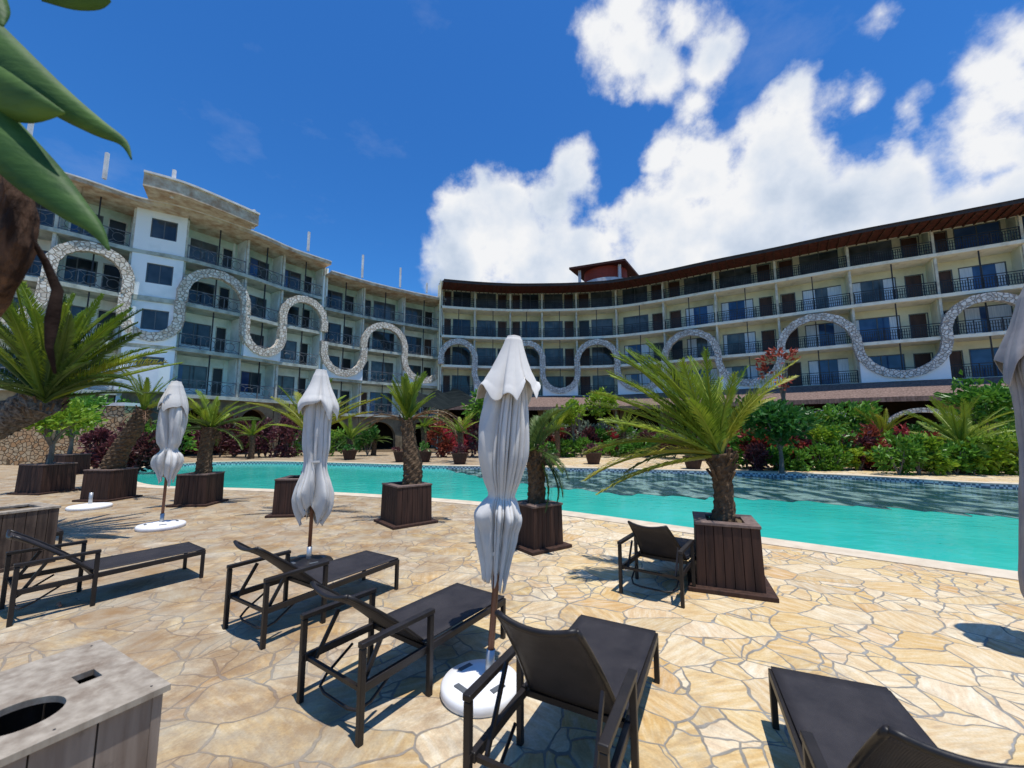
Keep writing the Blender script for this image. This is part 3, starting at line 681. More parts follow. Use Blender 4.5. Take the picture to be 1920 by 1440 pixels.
# thatched verandah roof below the first balcony
PfT = PfM[:]; 
r = MB(); strip(r, PfM, nfM, -3.0, -0.15, 3.62, 3.95, 4.95, 5.22)
r.build('thatch_roof', MT['thatch'], main)
for p, q in list(zip(PfM, nfM))[::4]:
    a = p-q*2.6; r = MB(); r.box(a.x-0.09, a.x+0.09, a.y-0.09, a.y+0.09, 0, 3.75); r.build('verandah_post', MT['arcade'], main)
# verandah arches near the right
r = MB()
for fr in FRM[7:]:
    T = bayfn(fr); L = fr[3]; us, zl = [], []
    rr = L/2-0.3; rv = 1.7
    for j in range(15):
        q = math.pi*(1-j/14); us.append(L/2+rr*math.cos(q)); zl.append(1.2+rv*math.sin(q))
    curve_wall(r, T, us, zl, [z_+0.30 for z_ in zl], -2.75, -2.4)
    r.box(0.0, 0.30, -2.75, -2.4, 0, 1.25, T); r.box(L-0.30, L, -2.75, -2.4, 0, 1.25, T)
r.build('stone_verandah_arches', MT['ribbon2'], main)

# red pavilion on the roof
A = apt(1067,502,46); B = apt(1172,484,43.5); C = apt(1200,520,48.7)
ze = (A.z+B.z)/2; A.z = B.z = C.z = ze; Dd = A+C-B; cen = (A+C)/2
pav = empty('roof_pavilion', (cen.x,cen.y,14.5), 0, 'small red walled pavilion with a dark hipped roof rising above the cream wing', 'pavilion')
def rel(v): return Vector(v)-Vector((cen.x,cen.y,14.5))
r = MB(); ap = cen+Vector((0,0,0.9)); cs = [A,B,C,Dd]
r.add([rel(c) for c in cs]+[rel(ap)]+[rel(c-Vector((0,0,0.25))) for c in cs], [(0,1,4),(1,2,4),(2,3,4),(3,0,4),(0,5,6,1),(1,6,7,2),(2,7,8,3),(3,8,5,0),(8,7,6,5)])
r.build('hipped_roof', MT['redroof'], pav)
r = MB(); r.tube([rel(Vector((cen.x,cen.y,15.5))), rel(Vector((cen.x,cen.y,ze-0.2)))], 2.55, 20); r.build('red_drum', MT['redwall'], pav, smooth=False)
r = MB(); r.tube([rel(Vector((cen.x,cen.y,18.2))), rel(Vector((cen.x,cen.y,19.15)))], [2.95,2.95], 28); r.build('white_ring', MT['capping'], pav)
r = MB()
for c in cs:
    q = cen+(c-cen)*0.72; r.box(q.x-cen.x-0.15, q.x-cen.x+0.15, q.y-cen.y-0.15, q.y-cen.y+0.15, 1.0, ze-14.7)
r.build('pavilion_posts', MT['capping'], pav)

# --- white wing, upper (left) part
tabA = [(-110,108),(83,99.0),(232,89.5),(335,84.8),(401,80.3),(455,76.6),(525,70.6),(603,65.4)]
PA = [facade_pt(px, tabA, 2.3) for px in [-110,83,232,335,455,525,603]]
zA = [CH+k*3 for k in (3.8,2.8,1.8,0.8)]
left = empty('hotel_wing', (0,0,0), 0, 'weathered white hotel wing with a stair tower, bare flat roof and rendered stone arches', 'building', 'hotel wings around the pool')
kindsA = ['DW','WD','S','WD','DW','WD']
FRA, nsA, PfA, nfA = wing(left, PA, kindsA, zA, dict(seed=5, ctop=2.7, slab='slab_w', wall='white', topwall='green_wall', win=(0.54,), sill=0.55, head=2.15, curtain=False, glass='glass', opendoor=0.75, rail='silver', style='rings', arcade='arcade'))
ribbon(left, FRA, False, zA[2], MT['ribbon'], MT['tower'])
# stair tower bay
frS = FRA[2]; T = bayfn(frS); L = frS[3]; r = MB(); wv = []
for z in zA:
    wv.append((L*0.30, L*0.80, z+0.95, z+2.25))
zz = 0.0
for (a, b, lo, hi) in sorted(wv, key=lambda w: w[2]):
    r.box(0.05, L-0.05, -0.02, 0.25, zz, lo, T); r.box(0.05, a, -0.02, 0.25, lo, hi, T); r.box(b, L-0.05, -0.02, 0.25, lo, hi, T); zz = hi
r.box(0.05, L-0.05, -0.02, 0.25, zz, zA[0]+2.76, T)
tower = r.build('stair_tower_wall', MT['tower'], left)
for (a, b, lo, hi) in wv:
    f = MB(); f.box(a, b, 0.05, 0.12, hi-0.06, hi, T); f.box(a, b, 0.05, 0.12, lo, lo+0.06, T); f.box(a, a+0.06, 0.05, 0.12, lo+0.06, hi-0.06, T); f.box(b-0.06, b, 0.05, 0.12, lo+0.06, hi-0.06, T)
    f.box((a+b)/2-0.025, (a+b)/2+0.025, 0.06, 0.11, lo+0.06, hi-0.06, T)
    fo = f.build('window', MT['frame'], left)
    g = MB(); g.box(a+0.06, b-0.06, 0.08, 0.10, lo+0.06, hi-0.06, T); g.build('glass', MT['glass'], fo)
r = MB(); r.box(0.0, L, -0.10, -0.02, zA[1]-0.26, zA[1]+0.06, T); r.build('tower_string_course', MT['slab_w'], left)
zr = zA[0]+2.72
r = MB(); strip(r, PfA, nfA, -0.95, 7.0, zr, zr+0.22); r.build('flat_roof', MT['rust'], left)
r = MB(); strip(r, PfA, nfA, -1.0, -0.6, zr+0.22, zr+0.30); r.build('roof_capping', MT['capping'], left)
# penthouse slab above the tower
PP = [facade_pt(px, tabA, 4.9) for px in (272,340,410,477)]; PP = refine(PP,3); nP = poly_normals(PP)
r = MB(); strip(r, PP, nP, -0.55, 4.5, zr+0.30, zr+1.08); r.build('roof_upstand', MT['rust'], left)
r = MB(); strip(r, PP, nP, -0.68, 4.6, zr+1.08, zr+1.20); r.build('upstand_capping', MT['capping'], left)
for (px, h) in [(52,1.7),(197,1.5),(323,1.75),(475,1.3),(578,1.5)]:
    p = facade_pt(px, tabA, 4.9); r = MB(); r.box(p.x-0.075, p.x+0.075, p.y-0.075, p.y+0.075, zr+0.2, zr+0.3+h, None); r.build('bare_roof_column', MT['capping'], left)

# --- white wing, lower middle part
tabB = [(600,66.2),(664,62.2),(720,59.0),(813,55.0),(830,54.2)]
PB = [facade_pt(px, tabB, 2.0) for px in [604,679,756,827]]
zB = [CH+k*3 for k in (3.52,2.52,1.52,0.52)]
mid = empty('hotel_wing', (0,0,0), 0, 'lower grey white hotel link block between the white wing and the cream wing', 'building', 'hotel wings around the pool')
FRB, nsB, PfB, nfB = wing(mid, PB, ['WD','DW','WD'], zB, dict(seed=9, ctop=2.7, slab='slab_w', wall='white', topwall='green_wall', win=(0.56,), sill=0.10, head=2.2, curtain=False, glass='glass', opendoor=0.8, rail='silver', style='rings', arcade='arcade'))
ribbon(mid, FRB, False, zB[2], MT['ribbon'], MT['tower'])
zr2 = zB[0]+2.72
r = MB(); strip(r, PfB, nfB, -0.9, 7.0, zr2, zr2+0.22); r.build('flat_roof', MT['rust'], mid)
r = MB(); strip(r, PfB, nfB, -0.95, -0.6, zr2+0.22, zr2+0.30); r.build('roof_capping', MT['capping'], mid)
for (px, h) in [(679,2.0),(750,1.8),(800,0.9)]:
    p = facade_pt(px, tabB, 4.5); r = MB(); r.box(p.x-0.075, p.x+0.075, p.y-0.075, p.y+0.075, zr2+0.2, zr2+0.3+h, None); r.build('bare_roof_column', MT['capping'], mid)

# torn dark shade in front of the junction
a, b, c, d = gx(775,33,4.6), gx(850,33,5.0), gx(935,32,3.7), gx(770,31,3.3)
rows = []
for i in range(7):
    t = i/6; p = a.lerp(d, t); q = b.lerp(c, t); rows.append([p.lerp(q, j/8)+Vector((0,0,0.18*math.sin(j*1.7+i))) for j in range(9)])
r = MB(); r.grid(rows); o = r.build('shade_net', MT['shade']); tag(o, 'torn black shade net slung in front of the hotel corner', 'shade net')
o.modifiers.new('thick','SOLIDIFY').thickness = 0.04

# --- left retaining wall, terrace wall
p0, p1 = gx(60,20), gx(222,19)
t = (p1-p0).normalized(); nrm = Vector((-t.y,t.x,0)); L = (p1-p0).length
Tw = lambda v: p0+t*v.x+nrm*v.y+Vector((0,0,v.z))
rw = empty('retaining_wall', (0,0,0), 0, 'orange coral rag retaining wall at the left end of the pool', 'wall')
r = MB(); r.box(-6, L, 0, 0.6, 0, 2.85, Tw); r.build('rubble_face', MT['stonewall'], rw)
r = MB(); r.box(-6, L+0.05, -0.06, 0.7, 2.85, 3.0, Tw); r.build('wall_coping', MT['capping'], rw)
p2, p3 = gx(60,25.5,4), gx(236,24,4)
t2 = (p3-p2).normalized(); n2_ = Vector((-t2.y,t2.x,0)); L2 = (p3-p2).length; b2 = Vector((p2.x,p2.y,0))
Tw2 = lambda v: b2+t2*v.x+n2_*v.y+Vector((0,0,v.z))
tw = empty('terrace_wall', (0,0,0), 0, 'white terrace wall on a brown bank below the stair tower', 'wall')
r = MB(); r.box(-6, L2+2.6, 0.2, 0.6, 0, 4.15, Tw2); r.build('brown_footing', MT['arcade'], tw)
r = MB()
for k in range(5): r.box(-6, L2, 0.02*(k%2), 0.45, 4.15+k*0.26, 4.15+(k+1)*0.26-0.02, Tw2)
r.build('white_boards', MT['tower'], tw)
r = MB(); r.box(L2+0.02, L2+2.6, -0.25, 0.4, 3.95, 5.5, Tw2); r.build('rendered_parapet', MT['tower'], tw)

# ------------------------------------------------------------------ vegetation
def frond_data(name, m, droop, bend=None, nl=34, length=1.0, lw=0.20, w=0.013, lean=0.0, seed=0, twist=0.0, sparse=0.0):
    """unit frond growing along +X, rising then drooping; leaflets in a V"""
    rnd = random.Random(seed); mb = MB(); pts = []; bb = rnd.uniform(-0.28,0.28)
    n = 16; x = z = 0.0; ang = lean
    for i in range(n+1):
        pts.append(Vector((x, bb*x*x, z))); a = ang - droop*(i/n)**1.3
        x += math.cos(a)*length/n; z += math.sin(a)*length/n
    mb.tube(pts, [0.016*(1-0.85*i/n)+0.002 for i in range(n+1)], 5)
    def at(t):
        f = t*n; i = min(int(f), n-1); return pts[i].lerp(pts[i+1], f-i), (pts[i+1]-pts[i]).normalized()
    for s in (-1, 1):
        for k in range(nl):
            t = 0.13+0.87*(k+rnd.random()*0.5)/nl
            if rnd.random() < sparse: continue
            p, d = at(min(t, 0.999)); up = Vector((-d.z,0,d.x)); side = Vector((0,s,0))
            ll = lw*rnd.choice((1,1,1,0.8))*(math.sin(math.pi*min(1,(0.16+t*0.80)))**0.7)*rnd.uniform(0.8,1.12)
            dirv = (d*(0.75+0.6*t)+side*0.85+up*rnd.uniform(0.15,0.6)).normalized()
            tip = p+dirv*ll+Vector((0,0,-ll*rnd.uniform(0.0,0.18)))
            mid_ = p+dirv*ll*0.5+up*0.006
            wv = (dirv.cross(up)).normalized()*w*rnd.uniform(0.8,1.2)*0.5+up*w*0.25*s
            mb.add([p-wv*0.6, p+wv*0.6, mid_+wv, tip, mid_-wv], [(0,1,2,4),(4,2,3)])
    return mb.data(name, m)
FD = {}
def fset(key, mname, droops, **kw):
    FD[key] = [frond_data('frond', MT[mname], d, seed=i*7+len(key), **kw) for i, d in enumerate(droops)]
fset('g', 'frond', [0.25,0.45,0.65,0.35,0.55], nl=52, lw=0.17, w=0.0085, sparse=0.10)
fset('y', 'frond_y', [0.5,0.8,0.35], nl=54, lw=0.16, w=0.0085, sparse=0.08)
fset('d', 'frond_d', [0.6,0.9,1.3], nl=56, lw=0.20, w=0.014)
fset('sg', 'frond', [0.2,0.4,0.6], nl=80, lw=0.11, w=0.009)
fset('sd', 'frond_d', [0.3,0.5,0.8], nl=76, lw=0.11, w=0.010)
fset('x', 'frond_dead', [1.4,2.0], nl=24, lw=0.2, w=0.016, sparse=0.3)
fset('up', 'frond', [0.35,0.55,0.25], nl=56, lw=0.18, w=0.014)

def trunk_mesh(pts, radii, m, parent, seed=0, rough=0.12):
    rnd = random.Random(seed); rows = []; n = 20
    # resample
    P_ = [Vector(p) for p in pts]; dense = refine(P_, 8); mlen = sum((dense[i+1]-dense[i]).length for i in range(len(dense)-1))
    K = max(24, int(mlen/0.035)); acc = [0]
    for i in range(len(dense)-1): acc.append(acc[-1]+(dense[i+1]-dense[i]).length)
    for k in range(K+1):
        s_ = mlen*k/K; i = max(j for j in range(len(acc)) if acc[j] <= s_+1e-9); i = min(i, len(dense)-2)
        f = (s_-acc[i])/(acc[i+1]-acc[i]); p = dense[i].lerp(dense[i+1], f); d = (dense[i+1]-dense[i]).normalized()
        t = k/K; j = t*(len(radii)-1); a = int(min(j, len(radii)-2)); rr = radii[a]+(radii[a+1]-radii[a])*(j-a)
        x = Vector((1,0,0)); x = (x-d*x.dot(d)).normalized(); y = d.cross(x); row = []
        for q in range(n):
            an = 2*math.pi*q/n
            bumpv = 1+rough*(1 if (q+(k//2)) % 3 == 0 else -0.35)*(0.6+0.4*(k%2))+rnd.uniform(-0.25,0.25)*rough
            row.append(p+(x*math.cos(an)+y*math.sin(an))*rr*bumpv)
        rows.append(row)
    mb = MB(); mb.grid(rows, closed=True); mb.add(rows[-1], [tuple(range(n))])
    return mb.build('trunk', m, parent), dense[-1]

def palm(name, loc, pts, radii, fronds, label, cat='palm', group=None, tm='trunk', seed=0, whole_crown=False):
    """fronds: list of (key, azimuth deg, elevation deg, length)"""
    root = empty(name, loc, 0, label, cat, group); rnd = random.Random(seed)
    tr, top = trunk_mesh(pts, radii, MT[tm], root, seed)
    if whole_crown:
        mats = []; verts = MB(); 
        for (key, az, el, ln) in fronds:
            dt = rnd.choice(FD[key]); mtx = Matrix.Translation(top) @ Matrix.Rotation(R(az),4,'Z') @ Matrix.Rotation(R(-el),4,'Y') @ Matrix.Rotation(rnd.uniform(-0.5,0.5),4,'X') @ Matrix.Scale(ln,4)
            verts.add([mtx @ v.co for v in dt.vertices], [tuple(p.vertices) for p in dt.polygons])
        verts.build('crown', FD[fronds[0][0]][0].materials[0], root)
    else:
        for (key, az, el, ln) in fronds:
            o = bpy.data.objects.new('frond', rnd.choice(FD[key])); COL.objects.link(o); o.parent = root
            o.matrix_local = Matrix.Translation(top-Vector((0,0,rnd.uniform(0,0.06)))) @ Matrix.Rotation(R(az),4,'Z') @ Matrix.Rotation(R(-el),4,'Y') @ Matrix.Rotation(rnd.uniform(-0.4,0.4),4,'X') @ Matrix.Scale(ln,4)
        # old leaf bases
        b = MB()
        for i in range(26):
            a = rnd.uniform(0, 6.28); zz = -rnd.uniform(0, 0.30); rr = radii[-1]*0.9
            p = top+Vector((math.cos(a)*rr, math.sin(a)*rr, zz)); q = p+Vector((math.cos(a)*0.07, math.sin(a)*0.07, rnd.uniform(0.05,0.16))); b.beam(p, q, 0.03, 0.016)
        b.build('leaf_bases', MT['trunk'], root)
    return root
def ring(n, key, el0, el1, l0, l1, seed, az0=0, az1=360):
    rnd = random.Random(seed); return [(key if isinstance(key, str) else rnd.choice(key), az0+(az1-az0)*(i+rnd.random()*0.7)/n, rnd.uniform(el0, el1), rnd.uniform(l0, l1)) for i in range(n)]

# planters ----------------------------------------------------------
def planter(loc, rz, w, h, label, old=False, flange=0.09, lid=True, taper=0.0, hole=0.15):
    root = empty('planter', loc, rz, label, 'planter', 'wooden palm planters on the deck')
    wm = MT['oldbrown'] if old else MT['planter']; a = w/2
    b = MB(); n = 7
    for side in range(4):
        rot = Matrix.Rotation(side*math.pi/2, 4, 'Z')
        for i in range(n):
            x0 = -a+w*i/n+0.003; x1 = -a+w*(i+1)/n-0.003
            dz = random.uniform(0,0.004)
            vs = [rot @ Vector(v) for v in [(x0*(1+taper),-a*(1+taper),0.03),(x1*(1+taper),-a*(1+taper),0.03),(x1,-a-dz,h-0.03),(x0,-a-dz,h-0.03),(x0*(1+taper),-a*(1+taper)+0.03,0.03),(x1*(1+taper),-a*(1+taper)+0.03,0.03),(x1,-a+0.03,h-0.03),(x0,-a+0.03,h-0.03)]]
            b.add(vs, [(0,1,2,3),(7,6,5,4),(0,4,5,1),(1,5,6,2),(2,6,7,3),(3,7,4,0)])
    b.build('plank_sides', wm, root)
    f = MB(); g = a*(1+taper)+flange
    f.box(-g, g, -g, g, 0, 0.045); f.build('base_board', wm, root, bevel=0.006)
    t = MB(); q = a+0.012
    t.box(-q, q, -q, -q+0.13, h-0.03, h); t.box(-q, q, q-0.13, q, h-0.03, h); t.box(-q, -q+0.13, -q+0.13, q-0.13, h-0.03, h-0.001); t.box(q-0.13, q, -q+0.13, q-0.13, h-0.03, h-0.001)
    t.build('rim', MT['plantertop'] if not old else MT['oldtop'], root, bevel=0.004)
    s = MB(); rows = []
    for i in range(9):
        rows.append([Vector((-a+0.05+(w-0.1)*i/8, -a+0.05+(w-0.1)*j/8, h-0.04+0.03*mnoise.noise(Vector((i*0.7,j*0.7,loc[0]))))) for j in range(9)])
    s.grid(rows); s.build('soil', MT['soil'], root)
    return root

def base_mid(px, py, dep): # centre lies behind the front edge seen at px,py
    p = gpt(px, py); return Vector((p.x, p.y+dep, 0))

PL = []
c7 = Vector((2.36, 4.66, 0))
planter(c7, R(-22), 0.60, 0.69, 'largest nearest dark plank planter at the pool edge holding the wide green palm', taper=0.05)
palm('potted_palm', (c7.x,c7.y,0.64), [(0.02,0.05,0),(0.03,0.03,0.22),(0.02,0.02,0.45),(0.0,0.0,0.76)], [0.125,0.098,0.098,0.125],
     [('g',165,66,1.6),('g',150,75,1.5),('g',172,56,1.6),('g',185,46,1.55),('g',160,40,1.6),('g',200,58,1.35),('g',140,60,1.4),('y',178,20,1.55),('y',186,8,1.6),('y',170,-6,1.45),('g',195,24,1.35),('g',152,30,1.5),
      ('g',120,74,1.4),('g',100,82,1.3),('g',130,50,1.3),('y',14,60,1.45),('y',5,64,1.35),('y',28,55,1.2),('g',60,72,1.2),('g',80,62,1.15),('g',210,72,1.25),('g',225,45,1.1),('g',250,78,1.0),('g',168,73,1.55),('g',190,66,1.4),('g',175,62,1.65),('d',100,25,1.1),('d',140,10,1.2),('y',192,-4,1.25),('d',70,30,0.8),('g',157,52,1.6),('g',148,66,1.5),('g',182,34,1.5),('g',40,78,1.1),('g',162,58,1.7)],
     'wide green palm with windswept fronds in the nearest planter by the pool', group='palms in wooden planters', seed=4)
c6 = base_mid(1010,1038,0.38)
planter(c6, R(35), 0.52, 0.62, 'dark plank planter half hidden behind the nearest closed umbrella', taper=0.04)
palm('potted_palm', (c6.x,c6.y,0.58), [(0,0,0),(0,0.02,0.4),(-0.02,0.02,0.8)], [0.13,0.12,0.14],
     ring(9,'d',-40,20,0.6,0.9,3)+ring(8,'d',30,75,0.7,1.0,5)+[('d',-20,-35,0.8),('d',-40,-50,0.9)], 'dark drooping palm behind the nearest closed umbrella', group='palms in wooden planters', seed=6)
c5 = base_mid(748,990,0.45)
planter(c5, R(40), 0.66, 0.70, 'square dark planter holding the swollen trunk palm at the middle of the pool edge', taper=0.04)
palm('potted_palm', (c5.x,c5.y,0.66), [(0.10,0,0),(0.10,0,0.35),(0.02,0,0.8),(-0.02,0,1.20)], [0.17,0.165,0.125,0.10],
     ring(16,'up',62,88,0.8,0.98,2)+ring(6,'up',50,66,0.6,0.8,12)+[('x',172,30,1.1),('x',160,22,1.0),('x',8,35,1.25),('x',-5,30,1.2),('x',15,20,1.2),('x',190,25,0.9)],
     'upright palm with a swollen ringed trunk and two dead arching fronds', group='palms in wooden planters', seed=8)
c4 = base_mid(540,970,0.45)
planter(c4, R(8), 0.74, 0.72, 'brown planter holding the golden palm behind the second closed umbrella', taper=0.04)
palm('potted_palm', (c4.x+0.1,c4.y,0.68), [(0.05,0,0),(0.12,0,0.4),(0.0,0,0.95)], [0.18,0.16,0.14],
     ring(10,['y','up'],45,80,1.1,1.35,3)+[('y',5,35,1.7),('y',0,28,1.5),('y',150,60,1.45),('g',165,40,1.1),('y',60,70,1.2),('y',30,50,1.3),('g',190,20,0.9)],
     'golden yellow palm in a planter beside the second closed umbrella', group='palms in wooden planters', seed=10)
c3 = base_mid(350,950,0.35)
planter(c3, R(5), 0.64, 0.70, 'brown planter behind the third closed umbrella at the pool left end', taper=0.02)
palm('potted_palm', (c3.x,c3.y,0.70), [(0.05,0,0),(0.05,0,0.5),(0.12,0,1.05)], [0.16,0.13,0.15],
     ring(14,'g',30,80,0.85,1.2,7)+ring(9,'d',-10,35,0.8,1.1,17), 'short green palm in the planter behind the third closed umbrella', group='palms in wooden planters', seed=12)
c2 = base_mid(168,942,0.45)
planter(c2, R(-4), 0.68, 0.74, 'brown planter holding the crooked leaning palm trunk', taper=0.03)
palm('potted_palm', (c2.x,c2.y,0.75), [(0.0,0,0),(0.15,0,0.45),(0.45,0,1.0),(0.62,0,1.45)], [0.24,0.19,0.18,0.14],
     ring(9,'up',62,88,0.8,1.2,7)+ring(5,'x',-10,20,0.5,0.8,9)+[('g',0,40,0.9),('y',-8,20,1.1)], 'crooked palm leaning right with a thin upright tuft', group='palms in wooden planters', tm='trunk', seed=14)

# leafy pot plants far left
def leaf_cloud(mb, n, c, rx, ry, rz, size, rnd, hollow=0.35, cl=None):
    # clumps of leaf blades spread through an ellipsoid
    k = cl or max(6, n//45); centers = []
    for i in range(k):
        while True:
            v = Vector((rnd.uniform(-1,1), rnd.uniform(-1,1), rnd.uniform(-1,1)))
            if hollow < v.length < 0.92: break
        centers.append(v)
    for i in range(n):
        cc = rnd.choice(centers); v = cc+Vector((rnd.gauss(0,0.17), rnd.gauss(0,0.17), rnd.gauss(0,0.15)))
        p = Vector((c[0]+v.x*rx, c[1]+v.y*ry, c[2]+v.z*rz))
        d = (v.normalized()*0.6+Vector((rnd.uniform(-1,1),rnd.uniform(-1,1),rnd.uniform(-0.4,1)))).normalized()
        s = size*rnd.uniform(0.6,1.25); side = d.cross(Vector((rnd.uniform(-1,1),rnd.uniform(-1,1),rnd.uniform(-0.3,1)))).normalized()*s*0.26
        up = side.cross(d).normalized()*s*0.08
        mb.add([p-side*0.3, p+d*s*0.5-side+up, p+d*s, p+d*s*0.5+side+up, p+d*s*0.5-up], [(0,4,2,1),(0,3,2,4)])
def shrub(name, loc, rx, ry, h, m, label, cat='shrub', n=900, size=0.22, seed=0, group=None, stem=None, proto=None, stemh=0):
    if proto is not None:
        r = copy_tree(proto); r.location = loc; tag(r, label, cat, group); return r
    rnd = random.Random(seed); root = empty(name, loc, 0, label, cat, group)
    mb = MB(); leaf_cloud(mb, n, (0,0,stemh+(h-stemh)*0.52), rx, ry, (h-stemh)*0.52, size, rnd); mb.build('foliage', MT[m], root)
    s = MB()
    if stemh > 0:
        s.tube([(0,0,0),(0.03,0,stemh*0.5),(0,0.02,stemh+0.2)], [stemh*0.055+0.03,stemh*0.045+0.02,0.05], 8)
        for i in range(7):
            a = rnd.uniform(0,6.28); s.tube([(0,0,stemh*0.75),(math.cos(a)*rx*0.3,math.sin(a)*ry*0.3,stemh+0.15*h),(math.cos(a)*rx*0.62,math.sin(a)*ry*0.62,stemh+(h-stemh)*rnd.uniform(0.35,0.7))], [0.05,0.03,0.012], 6)
        s.build('trunk', MT['bark'], root)
    else:
        for i in range(6):
            a = rnd.uniform(0,6.28); s.tube([(0,0,0),(math.cos(a)*rx*0.25,math.sin(a)*ry*0.25,h*0.3),(math.cos(a)*rx*0.5,math.sin(a)*ry*0.5,h*0.7)], [0.03,0.02,0.01], 5)
        s.build('stems', MT['bark'], root)
    return root
cp1 = base_mid(48,928,0.45)
planter(cp1, R(-6), 0.76, 0.78, 'brown planter at the left edge holding a leafy lime shrub', taper=0.03)
shrub('potted_shrub', (cp1.x,cp1.y,0.7), 0.85, 0.8, 1.75, 'lf_lime', 'lime green leafy shrub in the front planter at the left edge', n=900, size=0.2, seed=3, stemh=0.75)
cp1b = base_mid(98,892,0.5)
planter(cp1b, R(-6), 0.85, 0.78, 'brown planter behind the left edge planter in front of the coral wall', taper=0.03)
shrub('potted_shrub', (cp1b.x,cp1b.y,0.7), 0.95, 0.8, 2.3, 'lf_green', 'green leafy shrub in the planter in front of the coral wall', n=900, size=0.22, seed=5, stemh=0.85)
cp8 = base_mid(276,871,0.4)
planter(cp8, 0, 0.95, 0.70, 'low brown planter at the far left tip of the pool', taper=0.03)
shrub('potted_shrub', (cp8.x,cp8.y,0.6), 0.5, 0.5, 1.0, 'lf_green', 'small green plant in the planter at the pool far left tip', n=250, size=0.2, seed=8)

# weathered box and big leaning palm at left
bx = Vector((-6.28, 5.22, 0))
planter(bx, R(-24), 0.66, 0.70, 'stained old wooden planter standing behind the left edge lounger', old=True, flange=0.02)
tb = gpt(-290,965); tt = apt(84,748,6.6)
palm('leaning_palm', tb, [(0,0,0),((tt.x-tb.x)*0.30,(tt.y-tb.y)*0.3,0.75),((tt.x-tb.x)*0.68,(tt.y-tb.y)*0.7,1.55),(tt.x-tb.x,tt.y-tb.y,tt.z)], [0.27,0.26,0.25,0.24],
     ring(24,'sd',48,84,1.5,2.0,11)+ring(26,'sg',45,88,1.5,2.15,12)+ring(10,'sd',15,42,1.3,1.6,15)+[('sg',-5,34,1.95),('sd',-14,28,1.9),('sg',8,24,1.85),('sd',0,46,1.95),('d',180,30,1.8),('y',-3,34,1.8),('sd',-22,42,1.8),('sg',-10,55,2.0),('sg',10,62,2.0),('sd',-8,20,2.0)],
     'big shaggy palm leaning into view at the left edge above the planters', 'palm', None, tm='trunkg', seed=21)

# far bank palms: (px, Y, trunk height, frond len, key, elevation range, n, label)
fp = [(655,25.0,1.2,1.7,'g',35,80,14,'palm left of the link block pillars on the far bank, fan of green fronds'),
      (700,28.5,1.0,1.5,'d',20,80,12,'dim palm in the shade beside the tan pillars on the far bank'),
      (793,24.0,1.9,1.3,'g',10,80,14,'slender far palm just right of the swollen trunk palm'),
      (862,22.5,1.6,1.7,'g',20,80,16,'far bank palm left of the nearest umbrella with a dark pot'),
      (470,25.0,1.4,1.5,'g',10,75,14,'far bank palm among the purple shrubs left of the golden palm'),
      (1045,26.0,1.7,2.0,'g',20,80,16,'far bank palm directly right of the nearest umbrella'),
      (1170,27.5,1.6,1.9,'g',10,80,14,'far bank palm in front of the dark verandah arches'),
      (1523,20.5,1.2,1.9,'g',25,80,16,'far bank palm with a short brown trunk between red shrubs'),
      (1660,19.0,1.4,1.8,'y',45,82,14,'yellowing upright far bank palm in front of the stone arch'),
      (1808,16.5,1.15,2.25,'g',8,80,24,'broad spreading palm with a thick dark trunk on the right far bank'),
      (1290,24.5,1.3,1.6,'d',10,75,12,'half hidden palm behind the wide green palm on the far bank')]
for i, (px, Y, th, fl, key, e0, e1, n_, lab) in enumerate(fp):
    p = gx(px, Y)
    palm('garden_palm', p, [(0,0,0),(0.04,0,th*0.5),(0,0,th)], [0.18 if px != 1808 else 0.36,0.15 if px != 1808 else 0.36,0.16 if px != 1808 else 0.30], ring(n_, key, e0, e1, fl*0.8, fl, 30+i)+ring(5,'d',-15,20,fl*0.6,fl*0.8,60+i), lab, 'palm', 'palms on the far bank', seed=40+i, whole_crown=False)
# small dark pots at the far bank
for i, (px, py, lab) in enumerate([(655,862,'below the fan palm left of the pillars'),(752,866,'left of the slender far palm'),(795,866,'at the slender far palm foot'),(862,870,'at the foot of the palm left of the nearest umbrella'),(1030,872,'just right of the nearest umbrella'),(1113,870,'by itself on the far bank'),(1300,879,'beneath the drooping fronds of the wide green palm'),(1352,879,'behind the wide green palm trunk')]):
    p = gpt(px, py); root = empty('flower_pot', p, 0, 'small dark tapered pot '+lab, 'pot', 'dark pots on the far bank')
    r = MB(); r.tube([(0,0,0),(0,0,0.5),(0,0,0.56)], [0.28,0.42,0.45], 14); r.build('pot_body', MT['planter'], root)
    mb = MB(); leaf_cloud(mb, 90, (0,0,0.7), 0.42, 0.42, 0.28, 0.2, random.Random(i)); mb.build('foliage', MT['lf_purple' if i % 2 else 'lf_dark'], root)

# shrubs (prototypes shared)
protos = {}
def sh(px, Y, rx, h, m, label, grp='shrubs in the far garden bed', dz=0):
    key = (m, round(h/max(rx,0.1)))
    p = gx(px, Y); 
    o = shrub('garden_shrub', p, rx, rx*0.8, h, m, label, 'shrub', n=int(420+260*rx*h/1.5), size=0.24 if m != 'lf_red' else 0.28, seed=int(px)+int(Y*10), group=grp)
    return o
CN = {'lf_green':'mid green','lf_dark':'dark green','lf_lime':'lime green','lf_red':'crimson leaved','lf_purple':'dark purple leaved','lf_pale':'silvery pale'}
rn = random.Random(99)
rowsS = []
